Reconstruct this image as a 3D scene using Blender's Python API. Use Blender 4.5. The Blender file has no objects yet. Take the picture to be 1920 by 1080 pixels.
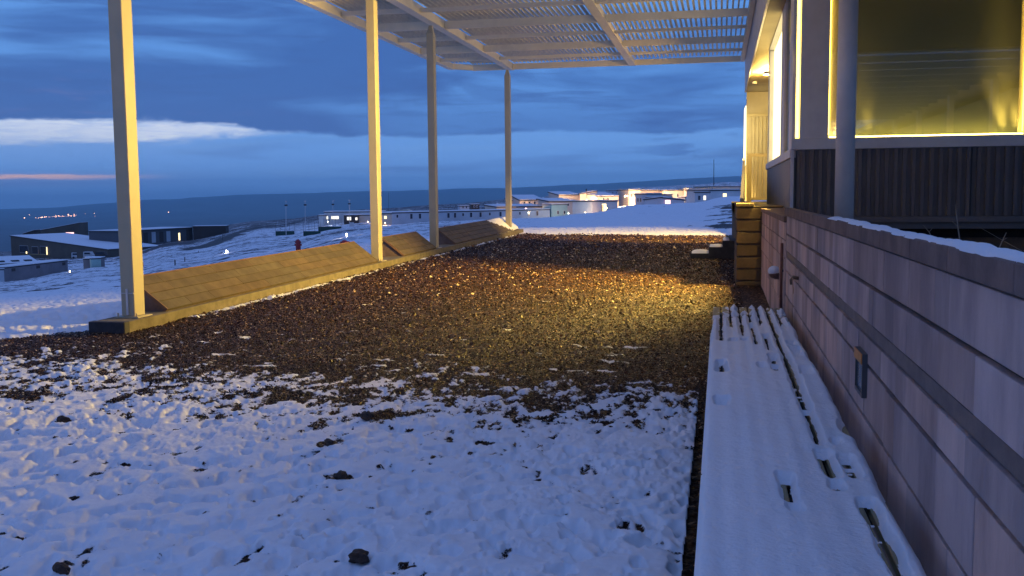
import bpy, bmesh, math, random
import numpy as np
from mathutils import Vector, Matrix
random.seed(7)
rng = np.random.default_rng(7)
SC = bpy.context.scene
COL = SC.collection
# ------------------------------------------------------------------ camera
F = 1870.0
A = math.atan(390 / F); TH = math.radians(5.36); RHO = 0.009
EYE = Vector((0, 0, 1.5))
fw = Vector((-math.sin(A) * math.cos(TH), math.cos(A) * math.cos(TH), -math.sin(TH)))
r0 = Vector((math.cos(A), math.sin(A), 0)); u0 = r0.cross(fw)
rt = r0 * math.cos(RHO) - u0 * math.sin(RHO)
up = u0 * math.cos(RHO) + r0 * math.sin(RHO)
cam = bpy.data.cameras.new('camera'); camo = bpy.data.objects.new('camera', cam)
COL.objects.link(camo); SC.camera = camo
camo.matrix_world = Matrix(((rt.x, up.x, -fw.x, EYE.x), (rt.y, up.y, -fw.y, EYE.y), (rt.z, up.z, -fw.z, EYE.z), (0, 0, 0, 1)))
cam.sensor_width = 36; cam.lens = F / 1920 * 36
cam.clip_start = 0.05; cam.clip_end = 90000

def P(x, y, z):
    "world point of photo pixel (x, y) at distance z"
    return EYE + (fw + rt * ((x - 960) / F) - up * ((y - 540) / F)) * z
def onZ(x, y, Z):
    d = fw + rt * ((x - 960) / F) - up * ((y - 540) / F)
    return EYE + d * ((Z - EYE.z) / d.z)
def onX(x, y, X):
    d = fw + rt * ((x - 960) / F) - up * ((y - 540) / F)
    return EYE + d * (X / d.x)
def onY(x, y, Y):
    d = fw + rt * ((x - 960) / F) - up * ((y - 540) / F)
    return EYE + d * (Y / d.y)

# ------------------------------------------------------------------ world
SC.view_settings.view_transform = 'Standard'; SC.view_settings.look = 'None'
SC.view_settings.gamma = 1; SC.view_settings.exposure = 0.0
SC.cycles.use_denoising = True
SC.cycles.max_bounces = 6; SC.cycles.volume_bounces = 2
SC.cycles.sample_clamp_indirect = 3
W = bpy.data.worlds.new('World'); SC.world = W; W.use_nodes = True
nt = W.node_tree; nt.nodes.clear()
class NB:
    "little node builder"
    def __init__(s, nt): s.nt = nt
    def n(s, t, **k):
        o = s.nt.nodes.new(t)
        for a, b in k.items(): setattr(o, a, b)
        return o
    def l(s, a, b): s.nt.links.new(a, b)
    def put(s, sock, v):
        if isinstance(v, (int, float, tuple, list)): sock.default_value = v
        else: s.l(v, sock)
    def m(s, op, a, b=0.0, c=None, clamp=False):
        o = s.n('ShaderNodeMath', operation=op); o.use_clamp = clamp
        s.put(o.inputs[0], a); s.put(o.inputs[1], b)
        if c is not None: s.put(o.inputs[2], c)
        return o.outputs[0]
    def ss(s, v, a, b, lo=0.0, hi=1.0):
        o = s.n('ShaderNodeMapRange', interpolation_type='SMOOTHSTEP')
        s.put(o.inputs[0], v); s.put(o.inputs[1], a); s.put(o.inputs[2], b); s.put(o.inputs[3], lo); s.put(o.inputs[4], hi)
        return o.outputs[0]
    def mix(s, f, a, b, bt='MIX'):
        o = s.n('ShaderNodeMix', data_type='RGBA', blend_type=bt); o.clamp_result = False
        s.put(o.inputs[0], f); 
        for q, v in ((6, a), (7, b)):
            if isinstance(v, tuple): v = tuple(v) + (1,) if len(v) == 3 else v
            s.put(o.inputs[q], v)
        return o.outputs[2]
    def noise(s, vec, scale, detail=3, rough=.5, dist=0.0, w=None):
        o = s.n('ShaderNodeTexNoise')
        if vec is not None: s.l(vec, o.inputs['Vector'])
        o.inputs['Scale'].default_value = scale; o.inputs['Detail'].default_value = detail
        o.inputs['Roughness'].default_value = rough; o.inputs['Distortion'].default_value = dist
        return o.outputs['Fac']
    def xyz(s, x, y, z=0.0):
        o = s.n('ShaderNodeCombineXYZ'); s.put(o.inputs[0], x); s.put(o.inputs[1], y); s.put(o.inputs[2], z)
        return o.outputs[0]
b = NB(nt)
tc = b.n('ShaderNodeTexCoord'); sp = b.n('ShaderNodeSeparateXYZ'); b.l(tc.outputs['Generated'], sp.inputs[0])
az = b.m('ARCTAN2', b.m('MULTIPLY', sp.outputs[0], -1.0), sp.outputs[1])     # left positive, 0 = along the building
el = b.m('ARCSINE', sp.outputs[2])
def skyn(ku, kv, det, seed, rough=.55, dist=0.0):
    return b.noise(b.xyz(b.m('MULTIPLY', az, ku), b.m('MULTIPLY', el, kv), seed), 1.0, det, rough, dist)
n1 = skyn(3.2, 16, 5, 1.3, .5, .6); n2 = skyn(9, 90, 5, 7.1, .6, .8); n3 = skyn(2, 22, 4, 3.9, .5, .4); n4 = skyn(14, 120, 4, 11.0, .6, 1.0)
low = b.mix(b.ss(el, 0.0, .06), (.175, .43, .98), (.150, .37, .84))
low = b.mix(b.ss(n2, .45, .75, 0, .45), low, (.20, .42, .84))
lc = b.m('MULTIPLY', b.ss(n3, .50, .62), b.m('MULTIPLY', b.ss(el, .015, .03), b.ss(el, .062, .04)))
low = b.mix(b.m('MULTIPLY', lc, .75), low, (.085, .20, .52))
# small ragged clouds low on the right
rc = b.m('MULTIPLY', b.m('MULTIPLY', b.ss(skyn(11, 60, 5, 21.0, .6, .6), .50, .60), b.ss(az, .12, .03)), b.m('MULTIPLY', b.ss(el, .02, .035), b.ss(el, .07, .05)))
low = b.mix(b.m('MULTIPLY', rc, .7), low, (.07, .18, .50))
dk = b.mix(b.ss(n1, .42, .60), (.046, .138, .43), (.108, .30, .74))
dk = b.mix(b.ss(n2, .50, .68, 0, .55), dk, (.045, .12, .38))
dk = b.mix(b.ss(skyn(5, 34, 6, 61.0, .6, .7), .50, .64, 0, .5), dk, (.042, .118, .38))
dk = b.mix(b.ss(el, .11, .065, 0, .45), dk, (.050, .135, .42))
pk = b.m('MULTIPLY', b.ss(n4, .56, .72), b.m('MULTIPLY', b.ss(az, .38, .62), b.ss(el, .13, .08)))
dk = b.mix(b.m('MULTIPLY', pk, .30), dk, (.20, .20, .46))
base = b.m('ADD', b.m('ADD', .0590, b.m('MULTIPLY', b.m('SUBTRACT', skyn(9, 18, 6, 31.0, .62, .4), .5), .026)), b.ss(az, .35, .62, 0, .011))
deck = b.ss(b.m('SUBTRACT', el, base), -.001, .0035)
clr = b.mix(deck, low, dk)
# bright gap under the cloud deck, on the left
stn = b.m('MULTIPLY', b.m('SUBTRACT', skyn(14, 70, 6, 41.0, .65, .5), .5), .022)
sb = b.m('ADD', b.m('ADD', b.ss(az, .42, .60, .061, .049), stn), 0.0)
streak = b.m('MULTIPLY', b.m('MULTIPLY', b.ss(b.m('SUBTRACT', el, sb), -.003, .006), b.m('SUBTRACT', 1.0, deck)), b.ss(b.m('ADD', az, b.m('MULTIPLY', b.m('SUBTRACT', n2, .5), .25)), .37, .48))
clr = b.mix(b.m('MULTIPLY', b.m('MULTIPLY', streak, b.ss(n2, .50, .66, 1.0, .45)), b.ss(n4, .25, .60, .45, 1.0)), clr, (.84, .90, 1.02))
glow = b.m('MULTIPLY', b.ss(b.m('ABSOLUTE', b.m('SUBTRACT', el, .055)), .03, 0.0), b.ss(az, .40, .65, 0, .35))
clr = b.mix(b.m('MULTIPLY', glow, b.m('SUBTRACT', 1.0, deck)), clr, (.28, .44, .78))
orn = b.m('MULTIPLY', b.ss(b.m('ABSOLUTE', b.m('SUBTRACT', b.m('ADD', el, b.m('MULTIPLY', b.m('SUBTRACT', n4, .5), .006)), .0195)), .0028, .0004), b.ss(az, .52, .66))
clr = b.mix(orn, clr, (1.6, .90, .58))
orn2 = b.m('MULTIPLY', b.ss(b.m('ABSOLUTE', b.m('SUBTRACT', el, .017)), .010, .002), b.ss(az, .45, .70, 0, .30))
clr = b.mix(orn2, clr, (.45, .40, .60))
hi = b.mix(b.ss(skyn(1.2, 2.5, 4, 51.0), .35, .65), (.10, .195, .52), (.15, .255, .64))
bk1 = b.m('MULTIPLY', b.ss(b.m('ADD', el, b.m('MULTIPLY', b.m('SUBTRACT', n2, .5), .012)), .012, .002), b.ss(az, .0, .5, .35, .75))
clr = b.mix(bk1, clr, (.055, .19, .52))
clr = b.mix(b.ss(el, .16, .45), clr, hi)
dusk = b.m('MULTIPLY', b.m('MULTIPLY', b.ss(az, .75, 1.3), b.ss(az, 2.9, 2.1)), b.m('MULTIPLY', b.ss(el, -.02, .02), b.ss(el, .42, .05)))
clr = b.mix(b.m('MULTIPLY', dusk, .25), clr, (.62, .44, .46))
clr = b.mix(b.ss(el, 0.0, -.12), clr, (.03, .07, .2))
sky = b.n('ShaderNodeTexSky', sky_type='NISHITA'); sky.sun_disc = False
sky.sun_elevation = math.radians(-3.0); sky.sun_rotation = math.radians(-60); sky.altitude = 2900
clr = b.mix(.05, clr, sky.outputs[0], 'ADD')
bg = b.n('ShaderNodeBackground'); b.l(clr, bg.inputs[0]); bg.inputs[1].default_value = 1.06
wo = b.n('ShaderNodeOutputWorld'); b.l(bg.outputs[0], wo.inputs[0])

# ------------------------------------------------------------------ materials
def rgba(c): return (c[0], c[1], c[2], 1)
def newmat(name):
    m = bpy.data.materials.new(name); m.use_nodes = True
    n = m.node_tree; p = n.nodes['Principled BSDF']
    return m, NB(n), p
def mat(name, c, rough=.6, c2=None, scale=6, bump=0.0, bscale=None, metal=0.0, spec=.5, stretch=None, vcol=False, detail=5):
    m, b, p = newmat(name)
    t = b.n('ShaderNodeTexCoord'); v = t.outputs['Object']
    if stretch:
        mp = b.n('ShaderNodeMapping'); mp.inputs['Scale'].default_value = stretch; b.l(v, mp.inputs[0]); v = mp.outputs[0]
    c2 = c2 or tuple(x * .75 for x in c)
    nn = b.noise(v, scale, detail, .6)
    col = b.mix(b.ss(nn, .3, .7), c, c2)
    if vcol:
        a = b.n('ShaderNodeAttribute', attribute_name='tint'); col = b.mix(1.0, col, a.outputs['Color'], 'MULTIPLY')
    b.l(col, p.inputs['Base Color'])
    p.inputs['Roughness'].default_value = rough; p.inputs['Metallic'].default_value = metal
    p.inputs['Specular IOR Level'].default_value = spec
    if bump:
        bn = b.n('ShaderNodeBump'); bn.inputs['Strength'].default_value = 1.0; bn.inputs['Distance'].default_value = bump
        b.l(b.noise(v, bscale or scale * 4, 4, .65), bn.inputs['Height']); b.l(bn.outputs[0], p.inputs['Normal'])
    return m
def emi(name, c, s):
    m, b, p = newmat(name)
    p.inputs['Base Color'].default_value = rgba((.05, .05, .05)); p.inputs['Emission Color'].default_value = rgba(c); p.inputs['Emission Strength'].default_value = s
    return m
M = {}
WARM = (1.0, .63, .14)
M['paint'] = mat('cream painted steel', (.47, .415, .29), .45, (.42, .37, .26), 3, .0006, 40)
M['paint_grey'] = mat('pale grey painted panel', (.70, .68, .68), .5, (.60, .58, .59), 2.5, .0004, 30)
M['beam'] = mat('cream painted beams', (.76, .67, .50), .45, (.68, .60, .45), 3)  # lighter copy of the post cream, standing in for lamp light under the roof
M['louvre'] = mat('cream louvre', (.70, .61, .46), .5, (.58, .50, .38), 4)
M['concrete'] = mat('kerb concrete', (.17, .145, .10), .85, (.11, .09, .06), 7, .003, 60)
M['concrete_dark'] = mat('dark concrete', (.045, .045, .055), .8, (.025, .025, .03), 8, .002, 50)  # near-black concrete tone for the footing and steps
M['stone'] = mat('rough sawn stone', (.60, .44, .39), .92, (.27, .20, .19), 2.2, .010, 34, stretch=(1, 1.0, .35), vcol=True)
M['stone_warm'] = mat('warm sawn stone', (.115, .084, .047), .85, (.072, .052, .029), 5, .003, 50, vcol=True)
M['mortar'] = mat('mortar', (.09, .075, .07), .95, (.06, .05, .05), 9, .003, 60)
M['coping'] = mat('coping stone', (.20, .135, .115), .9, (.11, .075, .065), 5, .004, 40)
M['dark'] = mat('dark metal', (.03, .03, .035), .5)
M['wood'] = mat('weathered bench timber', (.34, .30, .17), .75, (.20, .17, .10), 3, .001, 20, stretch=(14, .9, 14))
M['corr'] = mat('dark corrugated cladding', (.135, .13, .14), .45, (.11, .105, .115), 2, spec=.3)
M['corr_l'] = mat('pale corrugated cladding', (.50, .46, .36), .5, (.42, .38, .30), 2)
M['panel_dark'] = mat('grey wall panel', (.15, .14, .15), .55, (.12, .115, .12), 2)
M['wood_plain'] = mat('dry twig', (.30, .25, .19), .9)
M['soil'] = mat('dark soil', (.02, .017, .015), 1, (.012, .01, .01), 8, .01, 30)
M['pipe'] = mat('rusty pipe', (.22, .08, .05), .7, (.14, .05, .035), 20)
M['red'] = mat('red paint', (.35, .02, .03), .5, (.22, .015, .02), 10)
M['green'] = mat('dark green sheet', (.008, .06, .045), .6)
M['white'] = mat('white painted cladding', (.62, .62, .62), .6, (.52, .52, .53), .4, detail=3)
M['cream'] = mat('cream render', (.64, .56, .46), .7, (.56, .48, .40), .4, detail=3)
M['grey_house'] = mat('pale blue grey cladding', (.50, .54, .58), .6, (.43, .47, .52), .4, detail=3)
M['olive'] = mat('olive brown cladding', (.13, .11, .085), .7, (.10, .085, .07), .3, detail=3)
M['olive_dark'] = mat('dark brown cladding', (.055, .045, .045), .7)
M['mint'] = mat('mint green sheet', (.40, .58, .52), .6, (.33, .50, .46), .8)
M['roofdark'] = mat('dark roof edge', (.03, .03, .04), .7)
M['glassdark'] = mat('dark window glass', (.02, .03, .05), .15, (.03, .04, .06), 1)
M['grey_box'] = mat('grey container paint', (.20, .19, .21), .6, (.15, .145, .16), .5)
M['orange'] = mat('orange door', (.50, .17, .03), .6)
M['redbrown'] = mat('red brown door', (.30, .07, .04), .6)
M['win_white'] = emi('blazing window light', (1.0, .80, .36), 2.9)
M['led'] = emi('strip light', (1.0, .74, .16), 16.0)
M['led_soft'] = emi('soft strip light', (1.0, .66, .10), 13)
M['warmwin'] = emi('warm window light', (1.0, .80, .42), 2.2)
M['whitewin'] = emi('white window light', (1.0, .95, .78), 1.6)
M['refl_win'] = emi('warm corridor window', (1.0, .74, .24), 3.5)
M['lampbulb'] = emi('warm bulb', (1.0, .72, .35), 40)
M['lampbulb_pink'] = emi('sodium bulb', (1.0, .55, .62), 25)
M['lampbulb_white'] = emi('cool bulb', (.85, .85, 1.0), 30)
M['cityglow'] = emi('far town light', (1.0, .50, .32), 6)
M['pinklight'] = emi('pink light', (1, .5, .45), 3)
M['ambersign'] = mat('orange painted plate', (.55, .22, .05), .5)
def snowmat(name, dirt=0.0):
    m, b, p = newmat(name)
    t = b.n('ShaderNodeTexCoord'); v = t.outputs['Object']
    p.inputs['Base Color'].default_value = rgba((.80, .81, .83)); p.inputs['Roughness'].default_value = .75
    p.inputs['Specular IOR Level'].default_value = .25
    bn = b.n('ShaderNodeBump'); bn.inputs['Distance'].default_value = .006
    b.l(b.m('ADD', b.noise(v, 60, 4, .6), b.m('MULTIPLY', b.noise(v, 14, 3, .5), 2.0)), bn.inputs['Height']); b.l(bn.outputs[0], p.inputs['Normal'])
    return m
M['snow'] = snowmat('snow')
def glass(name, c, refl):
    m, b, p = newmat(name); b.nt.nodes.remove(p)
    tr = b.n('ShaderNodeBsdfTransparent'); tr.inputs[0].default_value = rgba(c)
    gl = b.n('ShaderNodeBsdfGlossy'); gl.inputs['Roughness'].default_value = 0.01
    fr = b.n('ShaderNodeLayerWeight'); fr.inputs[0].default_value = .5
    mx = b.n('ShaderNodeMixShader'); b.put(mx.inputs[0], b.m('ADD', b.m('MULTIPLY', b.m('POWER', fr.outputs[1], 5.0), .40), refl))
    b.l(tr.outputs[0], mx.inputs[1]); b.l(gl.outputs[0], mx.inputs[2])
    b.l(mx.outputs[0], b.nt.nodes['Material Output'].inputs[0])
    return m
M['glass'] = glass('window glass', (.9, .92, .85), .11)

# ------------------------------------------------------------------ helpers
def obj(name, verts, faces, m, parent=None, smooth=False, tint=None):
    me = bpy.data.meshes.new(name); me.from_pydata([tuple(v) for v in verts], [], faces); me.update()
    if isinstance(m, (list, tuple)):
        for k in m: me.materials.append(k)
    elif m: me.materials.append(m)
    if smooth: me.polygons.foreach_set('use_smooth', [True] * len(me.polygons))
    if tint is not None:
        at = me.attributes.new('tint', 'FLOAT_COLOR', 'FACE')
        at.data.foreach_set('color', np.array([(t[0], t[1], t[2], 1) for t in tint], dtype=np.float32).ravel())
    o = bpy.data.objects.new(name, me); COL.objects.link(o)
    if parent: o.parent = parent; o.matrix_parent_inverse = Matrix.Translation(parent.location).inverted() if False else Matrix()
    return o
def np_mesh(name, V, Q, m, smooth=True, attrs=None):
    "V (n,3), Q (k,3 or 4) numpy arrays -> object"
    me = bpy.data.meshes.new(name); k = Q.shape[1]
    me.vertices.add(len(V)); me.vertices.foreach_set('co', V.astype(np.float32).ravel())
    me.loops.add(Q.size); me.loops.foreach_set('vertex_index', Q.astype(np.int32).ravel())
    me.polygons.add(len(Q)); me.polygons.foreach_set('loop_start', np.arange(0, Q.size, k, dtype=np.int32))
    me.polygons.foreach_set('use_smooth', np.full(len(Q), smooth))
    for n, a in (attrs or {}).items():
        at = me.attributes.new(n, 'FLOAT', 'POINT'); at.data.foreach_set('value', a.astype(np.float32).ravel())
    me.update(calc_edges=True); me.validate()
    me.materials.append(m)
    o = bpy.data.objects.new(name, me); COL.objects.link(o)
    return o
def tag(o, label=None, cat=None, group=None, kind=None):
    if label: o['label'] = label
    if cat: o['category'] = cat
    if group: o['group'] = group
    if kind: o['kind'] = kind
    return o
def thing(name, label, cat, group=None, loc=(0, 0, 0)):
    o = bpy.data.objects.new(name, None); COL.objects.link(o); o.location = loc; o.empty_display_size = .2
    return tag(o, label, cat, group)
class MB:
    "collects boxes, prisms and tubes into one mesh (coordinates relative to org)"
    def __init__(s, org=(0, 0, 0)): s.v = []; s.f = []; s.t = []; s.o = Vector(org)
    def add(s, vs, fs, tint=(1, 1, 1)):
        k = len(s.v); s.v += [Vector(v) - s.o for v in vs]; s.f += [tuple(i + k for i in f) for f in fs]; s.t += [tint] * len(fs)
    def box(s, x0, x1, y0, y1, z0, z1, tint=(1, 1, 1), bev=0.0):
        x0, x1 = min(x0, x1), max(x0, x1); y0, y1 = min(y0, y1), max(y0, y1); z0, z1 = min(z0, z1), max(z0, z1)
        if bev:
            bm = bmesh.new(); bmesh.ops.create_cube(bm, size=1)
            for v in bm.verts: v.co = Vector(((x0 + x1) / 2 + v.co.x * (x1 - x0), (y0 + y1) / 2 + v.co.y * (y1 - y0), (z0 + z1) / 2 + v.co.z * (z1 - z0)))
            bmesh.ops.bevel(bm, geom=bm.edges[:], offset=bev, segments=1, affect='EDGES')
            bm.verts.index_update()
            s.add([v.co.copy() for v in bm.verts], [tuple(v.index for v in f.verts) for f in bm.faces], tint); bm.free(); return
        c = [(x, y, z) for z in (z0, z1) for y in (y0, y1) for x in (x0, x1)]
        s.add(c, [(0, 2, 3, 1), (4, 5, 7, 6), (0, 1, 5, 4), (1, 3, 7, 5), (3, 2, 6, 7), (2, 0, 4, 6)], tint)
    def hexa(s, c, tint=(1, 1, 1)):
        "8 corners, bottom 4 counter-clockwise then top 4"
        s.add(c, [(3, 2, 1, 0), (4, 5, 6, 7), (0, 1, 5, 4), (1, 2, 6, 5), (2, 3, 7, 6), (3, 0, 4, 7)], tint)
    def obox(s, c, ax, ay, hx, hy, z0, z1, tint=(1, 1, 1)):
        "box turned to axes ax, ay"
        c = Vector(c); ax = Vector(ax).normalized(); ay = Vector(ay).normalized()
        q = [c + ax * (i * hx) + ay * (j * hy) for i, j in ((-1, -1), (1, -1), (1, 1), (-1, 1))]
        s.hexa([Vector((p.x, p.y, z0)) for p in q] + [Vector((p.x, p.y, z1)) for p in q], tint)
    def tube(s, pts, r, n=10, cap=True):
        pts = [Vector(p) for p in pts]; rs = r if isinstance(r, (list, tuple)) else [r] * len(pts); vs = []
        for i, p in enumerate(pts):
            d = (pts[min(i + 1, len(pts) - 1)] - pts[max(i - 1, 0)]).normalized()
            a = d.orthogonal().normalized(); 
            if i: a = (pa - d * pa.dot(d)).normalized()
            pa = a; bb = d.cross(a)
            vs += [p + (a * math.cos(t) + bb * math.sin(t)) * rs[i] for t in [2 * math.pi * k / n for k in range(n)]]
        fs = [(i * n + k, i * n + (k + 1) % n, (i + 1) * n + (k + 1) % n, (i + 1) * n + k) for i in range(len(pts) - 1) for k in range(n)]
        if cap: fs += [tuple(range(n))[::-1], tuple((len(pts) - 1) * n + k for k in range(n))]
        s.add(vs, fs)
    def build(s, name, m, parent=None, smooth=False, tint=False):
        return obj(name, s.v, s.f, m, parent, smooth, s.t if tint else None)
def sphere(mb, c, r, n=10, squash=1.0):
    c = Vector(c); vs = []; fs = []
    for i in range(n + 1):
        t = math.pi * i / n
        for k in range(n): vs.append(c + Vector((r * math.sin(t) * math.cos(2 * math.pi * k / n), r * math.sin(t) * math.sin(2 * math.pi * k / n), r * squash * math.cos(t))))
    for i in range(n):
        for k in range(n): fs.append((i * n + k, (i + 1) * n + k, (i + 1) * n + (k + 1) % n, i * n + (k + 1) % n))
    mb.add(vs, fs)
def light(name, kind, loc, power, color, parent=None, **k):
    l = bpy.data.lights.new(name, kind); l.energy = power; l.color = color
    for a, v in k.items(): setattr(l, a, v)
    o = bpy.data.objects.new(name, l); COL.objects.link(o); o.location = loc
    if parent: o.parent = parent; o.location = Vector(loc) - parent.location
    return o
# numpy value noise
def _h(ix, iy, s):
    h = (ix.astype(np.int64) * 374761393 + iy.astype(np.int64) * 668265263 + s * 1442695041) & 0x7fffffff
    h = ((h ^ (h >> 13)) * 1274126177) & 0x7fffffff
    return ((h ^ (h >> 16)) & 0xffffff) / float(0xffffff)
def vn(x, y, s=0):
    ix = np.floor(x); iy = np.floor(y); fx = x - ix; fy = y - iy
    fx = fx * fx * fx * (fx * (fx * 6 - 15) + 10); fy = fy * fy * fy * (fy * (fy * 6 - 15) + 10)
    a = _h(ix, iy, s); bb = _h(ix + 1, iy, s); c = _h(ix, iy + 1, s); d = _h(ix + 1, iy + 1, s)
    return (a * (1 - fx) + bb * fx) * (1 - fy) + (c * (1 - fx) + d * fx) * fy - .5
def fbm(x, y, o=3, s=0, g=.5):
    t = 0; a = 1; 
    for i in range(o): t = t + a * vn(x * 2 ** i + i * 17.3 + .5 * y * 2 ** i, y * 2 ** i * 1.0 - i * 5.1 - .5 * x * 2 ** i, s + i * 7); a *= g
    return t
def sst(v, a, bb):
    t = np.clip((v - a) / (bb - a), 0, 1); return t * t * (3 - 2 * t)

# ------------------------------------------------------------------ ground heights
DR = np.array([12, 20, 35, 60, 100, 160, 230, 320, 450, 700.])
CX = np.array([-600, 0, 200, 340, 500, 700, 850, 1000, 1100, 1200, 1300, 1370, 1600.])
TY = np.array([
 [600, 585, 570, 560, 552, 545, 530, 505, 492, 484],
 [591, 572, 558, 548, 538, 530, 515, 490, 478, 471],
 [586, 562, 543, 528, 516, 507, 497, 483, 462, 450],
 [584, 555, 528, 506, 492, 480, 468, 458, 443, 432],
 [580, 540, 505, 482, 468, 455, 440, 428, 420, 413],
 [575, 499, 462, 446, 435, 428, 420, 408, 398, 392],
 [570, 492, 448, 436, 428, 421, 412, 400, 390, 382],
 [566, 480, 430, 424, 417, 413, 408, 394, 380, 370],
 [563, 479, 430, 414, 401, 400, 404, 391, 373, 362],
 [560, 478, 428, 402, 384, 388, 393, 382, 364, 352],
 [560, 476, 425, 398, 380, 387, 391, 380, 360, 347],
 [560, 474, 422, 390, 368, 380, 387, 374, 354, 341],
 [560, 472, 420, 385, 362, 380, 386, 374, 352, 336.]])
def horizon(xi): return 364.5 - .009 * (xi - 960)
def terrain(X, Y):
    X = np.asarray(X, float); Y = np.asarray(Y, float)
    d = -X * math.sin(A) + Y * math.cos(A); r = X * math.cos(A) + Y * math.sin(A)
    dd = np.maximum(d, .35 * np.hypot(X, Y)) + 1e-6
    xi = np.clip(960 + F * r / dd, CX[0], CX[-1])
    ld = np.log(np.clip(dd, DR[0], DR[-1])); L = np.log(DR)
    ci = np.clip(np.searchsorted(CX, xi) - 1, 0, len(CX) - 2); di = np.clip(np.searchsorted(L, ld) - 1, 0, len(DR) - 2)
    u = (xi - CX[ci]) / (CX[ci + 1] - CX[ci]); u = u * u * (3 - 2 * u)
    v = np.clip((ld - L[di]) / (L[di + 1] - L[di]), 0, 1)
    # heights at nodes
    H = EYE.z - (TY - horizon(CX)[:, None]) / F * DR[None, :]
    dn = DR[None, :]
    w = np.clip((np.exp(ld) - DR[di]) / (DR[di + 1] - DR[di]), 0, 1)
    z = (H[ci, di] * (1 - u) + H[ci + 1, di] * u) * (1 - w) + (H[ci, di + 1] * (1 - u) + H[ci + 1, di + 1] * u) * w
    far = np.maximum(dd - 700, 0); z = z - far * .12
    rr_ = np.hypot(X, Y)
    z = z + sst(rr_, 30, 60) * (fbm(X * .35, Y * .35, 3, 51) * .16 + fbm(X * .05, Y * .05, 3, 57) * .6 * sst(rr_, 130, 300))
    return z
def platform(X, Y):
    t = .60 + .40 * np.clip(-X / 6.2, 0, 1.3)
    return (.02 + .0095 * np.clip(Y, -20, 40)) * t
def ground_z(X, Y):
    X = np.asarray(X, float); Y = np.asarray(Y, float)
    p = platform(X, Y); t = terrain(X, Y)
    edge = 9.3 + 1.1 * (X + 6.42)
    w1 = sst(X, -6.5, -9.5) * sst(Y - edge, -.2, 2.2)
    w2 = sst(Y, 30, 40); w3 = sst(np.hypot(X, Y), 24, 40)
    w = np.maximum(np.maximum(w1, w2 ), w3 * sst(X, -6.5, -9))
    w = np.where(X > 2, np.maximum(w, sst(Y, 30, 40)), w)
    return p * (1 - w) + t * w
HOLES = [(715, 788, .15, .10), (638, 902, .065, .048), (618, 840, .06, .05), (120, 802, .07, .05), (905, 470+370, .04, .03), (1010, 790, .05, .04), (1140, 800, .05, .04), (685, 742, .13, .12), (45, 750, .2, .07), (40, 757, .15, .05), (905, 842, .03, .02), (480, 775, .04, .03), (235, 880, .03, .02), (40, 1015, .03, .02), (140, 942, .03, .02), (1010, 905, .02, .015)]
def snowcover(X, Y):
    "positive where snow lies; value saturates at about 1"
    n = fbm(X * 2.6, Y * 1.8, 5, 3, .62); n2 = fbm(X * 14, Y * 9, 3, 11, .55)
    yl = 7.05 - .05 * X
    c = (yl - Y) / 2.6 + .03; c = np.where(c < 0, np.maximum(c * 1.15, -.66 - .045 * (Y - yl)), c)
    lf = sst(X, -3.0, -6.0) * sst(Y, 11.5, 8.5) * .12
    c = np.clip(c, -1.6, 1.05) + lf
    out = np.minimum((Y - (9.3 + 1.1 * (X + 6.42))) * 3, (-6.42 - X) * 6)
    c = np.maximum(c, np.clip(out, -2, 1.2))
    fl = (Y - (29.6 + .22 * np.clip(X + 6, 0, 9) + .5 * fbm(X * .8, Y * .8, 2, 5))) * .9
    c = np.maximum(c, np.clip(fl, -2, 1.3))
    kb = .55 - np.abs(X + 5.93) * 9; c = np.maximum(c, np.where((Y > 10.4) & (Y < 30), np.clip(kb, -2, .5), -2))
    nz = n * .50 + n2 * .72 + fbm(X * 40, Y * 20, 2, 13) * .40
    s = c + nz
    s = np.where((X > -.13) & (Y < 9.6) & (Y > -1), -1.0, s)  # snow cut away beside the bench, dark gravel standing in for its shadow
    s = np.where((X > -.5) & (Y > 9) & (Y < 30), np.minimum(s, -.2 + nz), s)
    pit = vn(X * 13 + fbm(X * 4, Y * 4, 2, 17), Y * 9, 19) + .30 * vn(X * 33, Y * 22, 29)
    s = np.where(Y < 9, np.minimum(s, .05 + (.505 - pit) * 3.0), s)
    fl2 = (vn(X * 3.2, Y * 6.5, 71) + .6 * vn(X * 12, Y * 22, 73) - .44) * 3.0
    s = np.where((Y > 7.5) & (Y < 14) & (X > -5.9) & (X < -.3), np.maximum(s, np.minimum(fl2 - .10 * (Y - 8), .3)), s)
    for x, y, rx, ry in HOLES:
        p = onZ(x, y, .03); q = ((X - p.x) / rx) ** 2 + ((Y - p.y) / ry) ** 2
        s = np.where(q < 6, np.minimum(s, (q - 1.0) * .6 + n2 * .9 + n * .25), s)
    return s

# ------------------------------------------------------------------ ground sheet
ANG0 = A    # view axis, to the left of +y
fov = math.radians(31)
ang = np.concatenate([np.linspace(-math.pi, -fov, 70)[:-1], np.linspace(-fov, fov, 1000), np.linspace(fov, math.pi, 70)[1:-1]])
rr = np.concatenate([[.3, .8, 1.3, 1.8], 1 / np.linspace(1 / 2.3, 1 / 36.0, 620), np.geomspace(36.5, 1500, 240)])
AA, RR = np.meshgrid(ang, rr); th = AA + ANG0
GX = -RR * np.sin(th); GY = RR * np.cos(th)
gz = ground_z(GX, GY)
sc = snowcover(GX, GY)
near = sst(RR, 60, 25)
farf = sst(RR, 25, 60)
cov = sst(sc, -.02, .22)
lump = fbm(GX * 16, GY * 11, 2, 21, .45) * .009 + fbm(GX * 4.5, GY * 3.2, 2, 27) * .014 + fbm(GX * 1.3, GY * 1.3, 2, 23) * .035
grav = fbm(GX * 30, GY * 30, 2, 31, .6) * .016 + fbm(GX * 3, GY * 3, 2, 33) * .02
dent = np.clip(fbm(GX * 13.5, GY * 9.5, 2, 41, .35) - .03, 0, 1) * .105
thick = .018 * np.clip(sc * 1.3, 0, 1) ** .7
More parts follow.
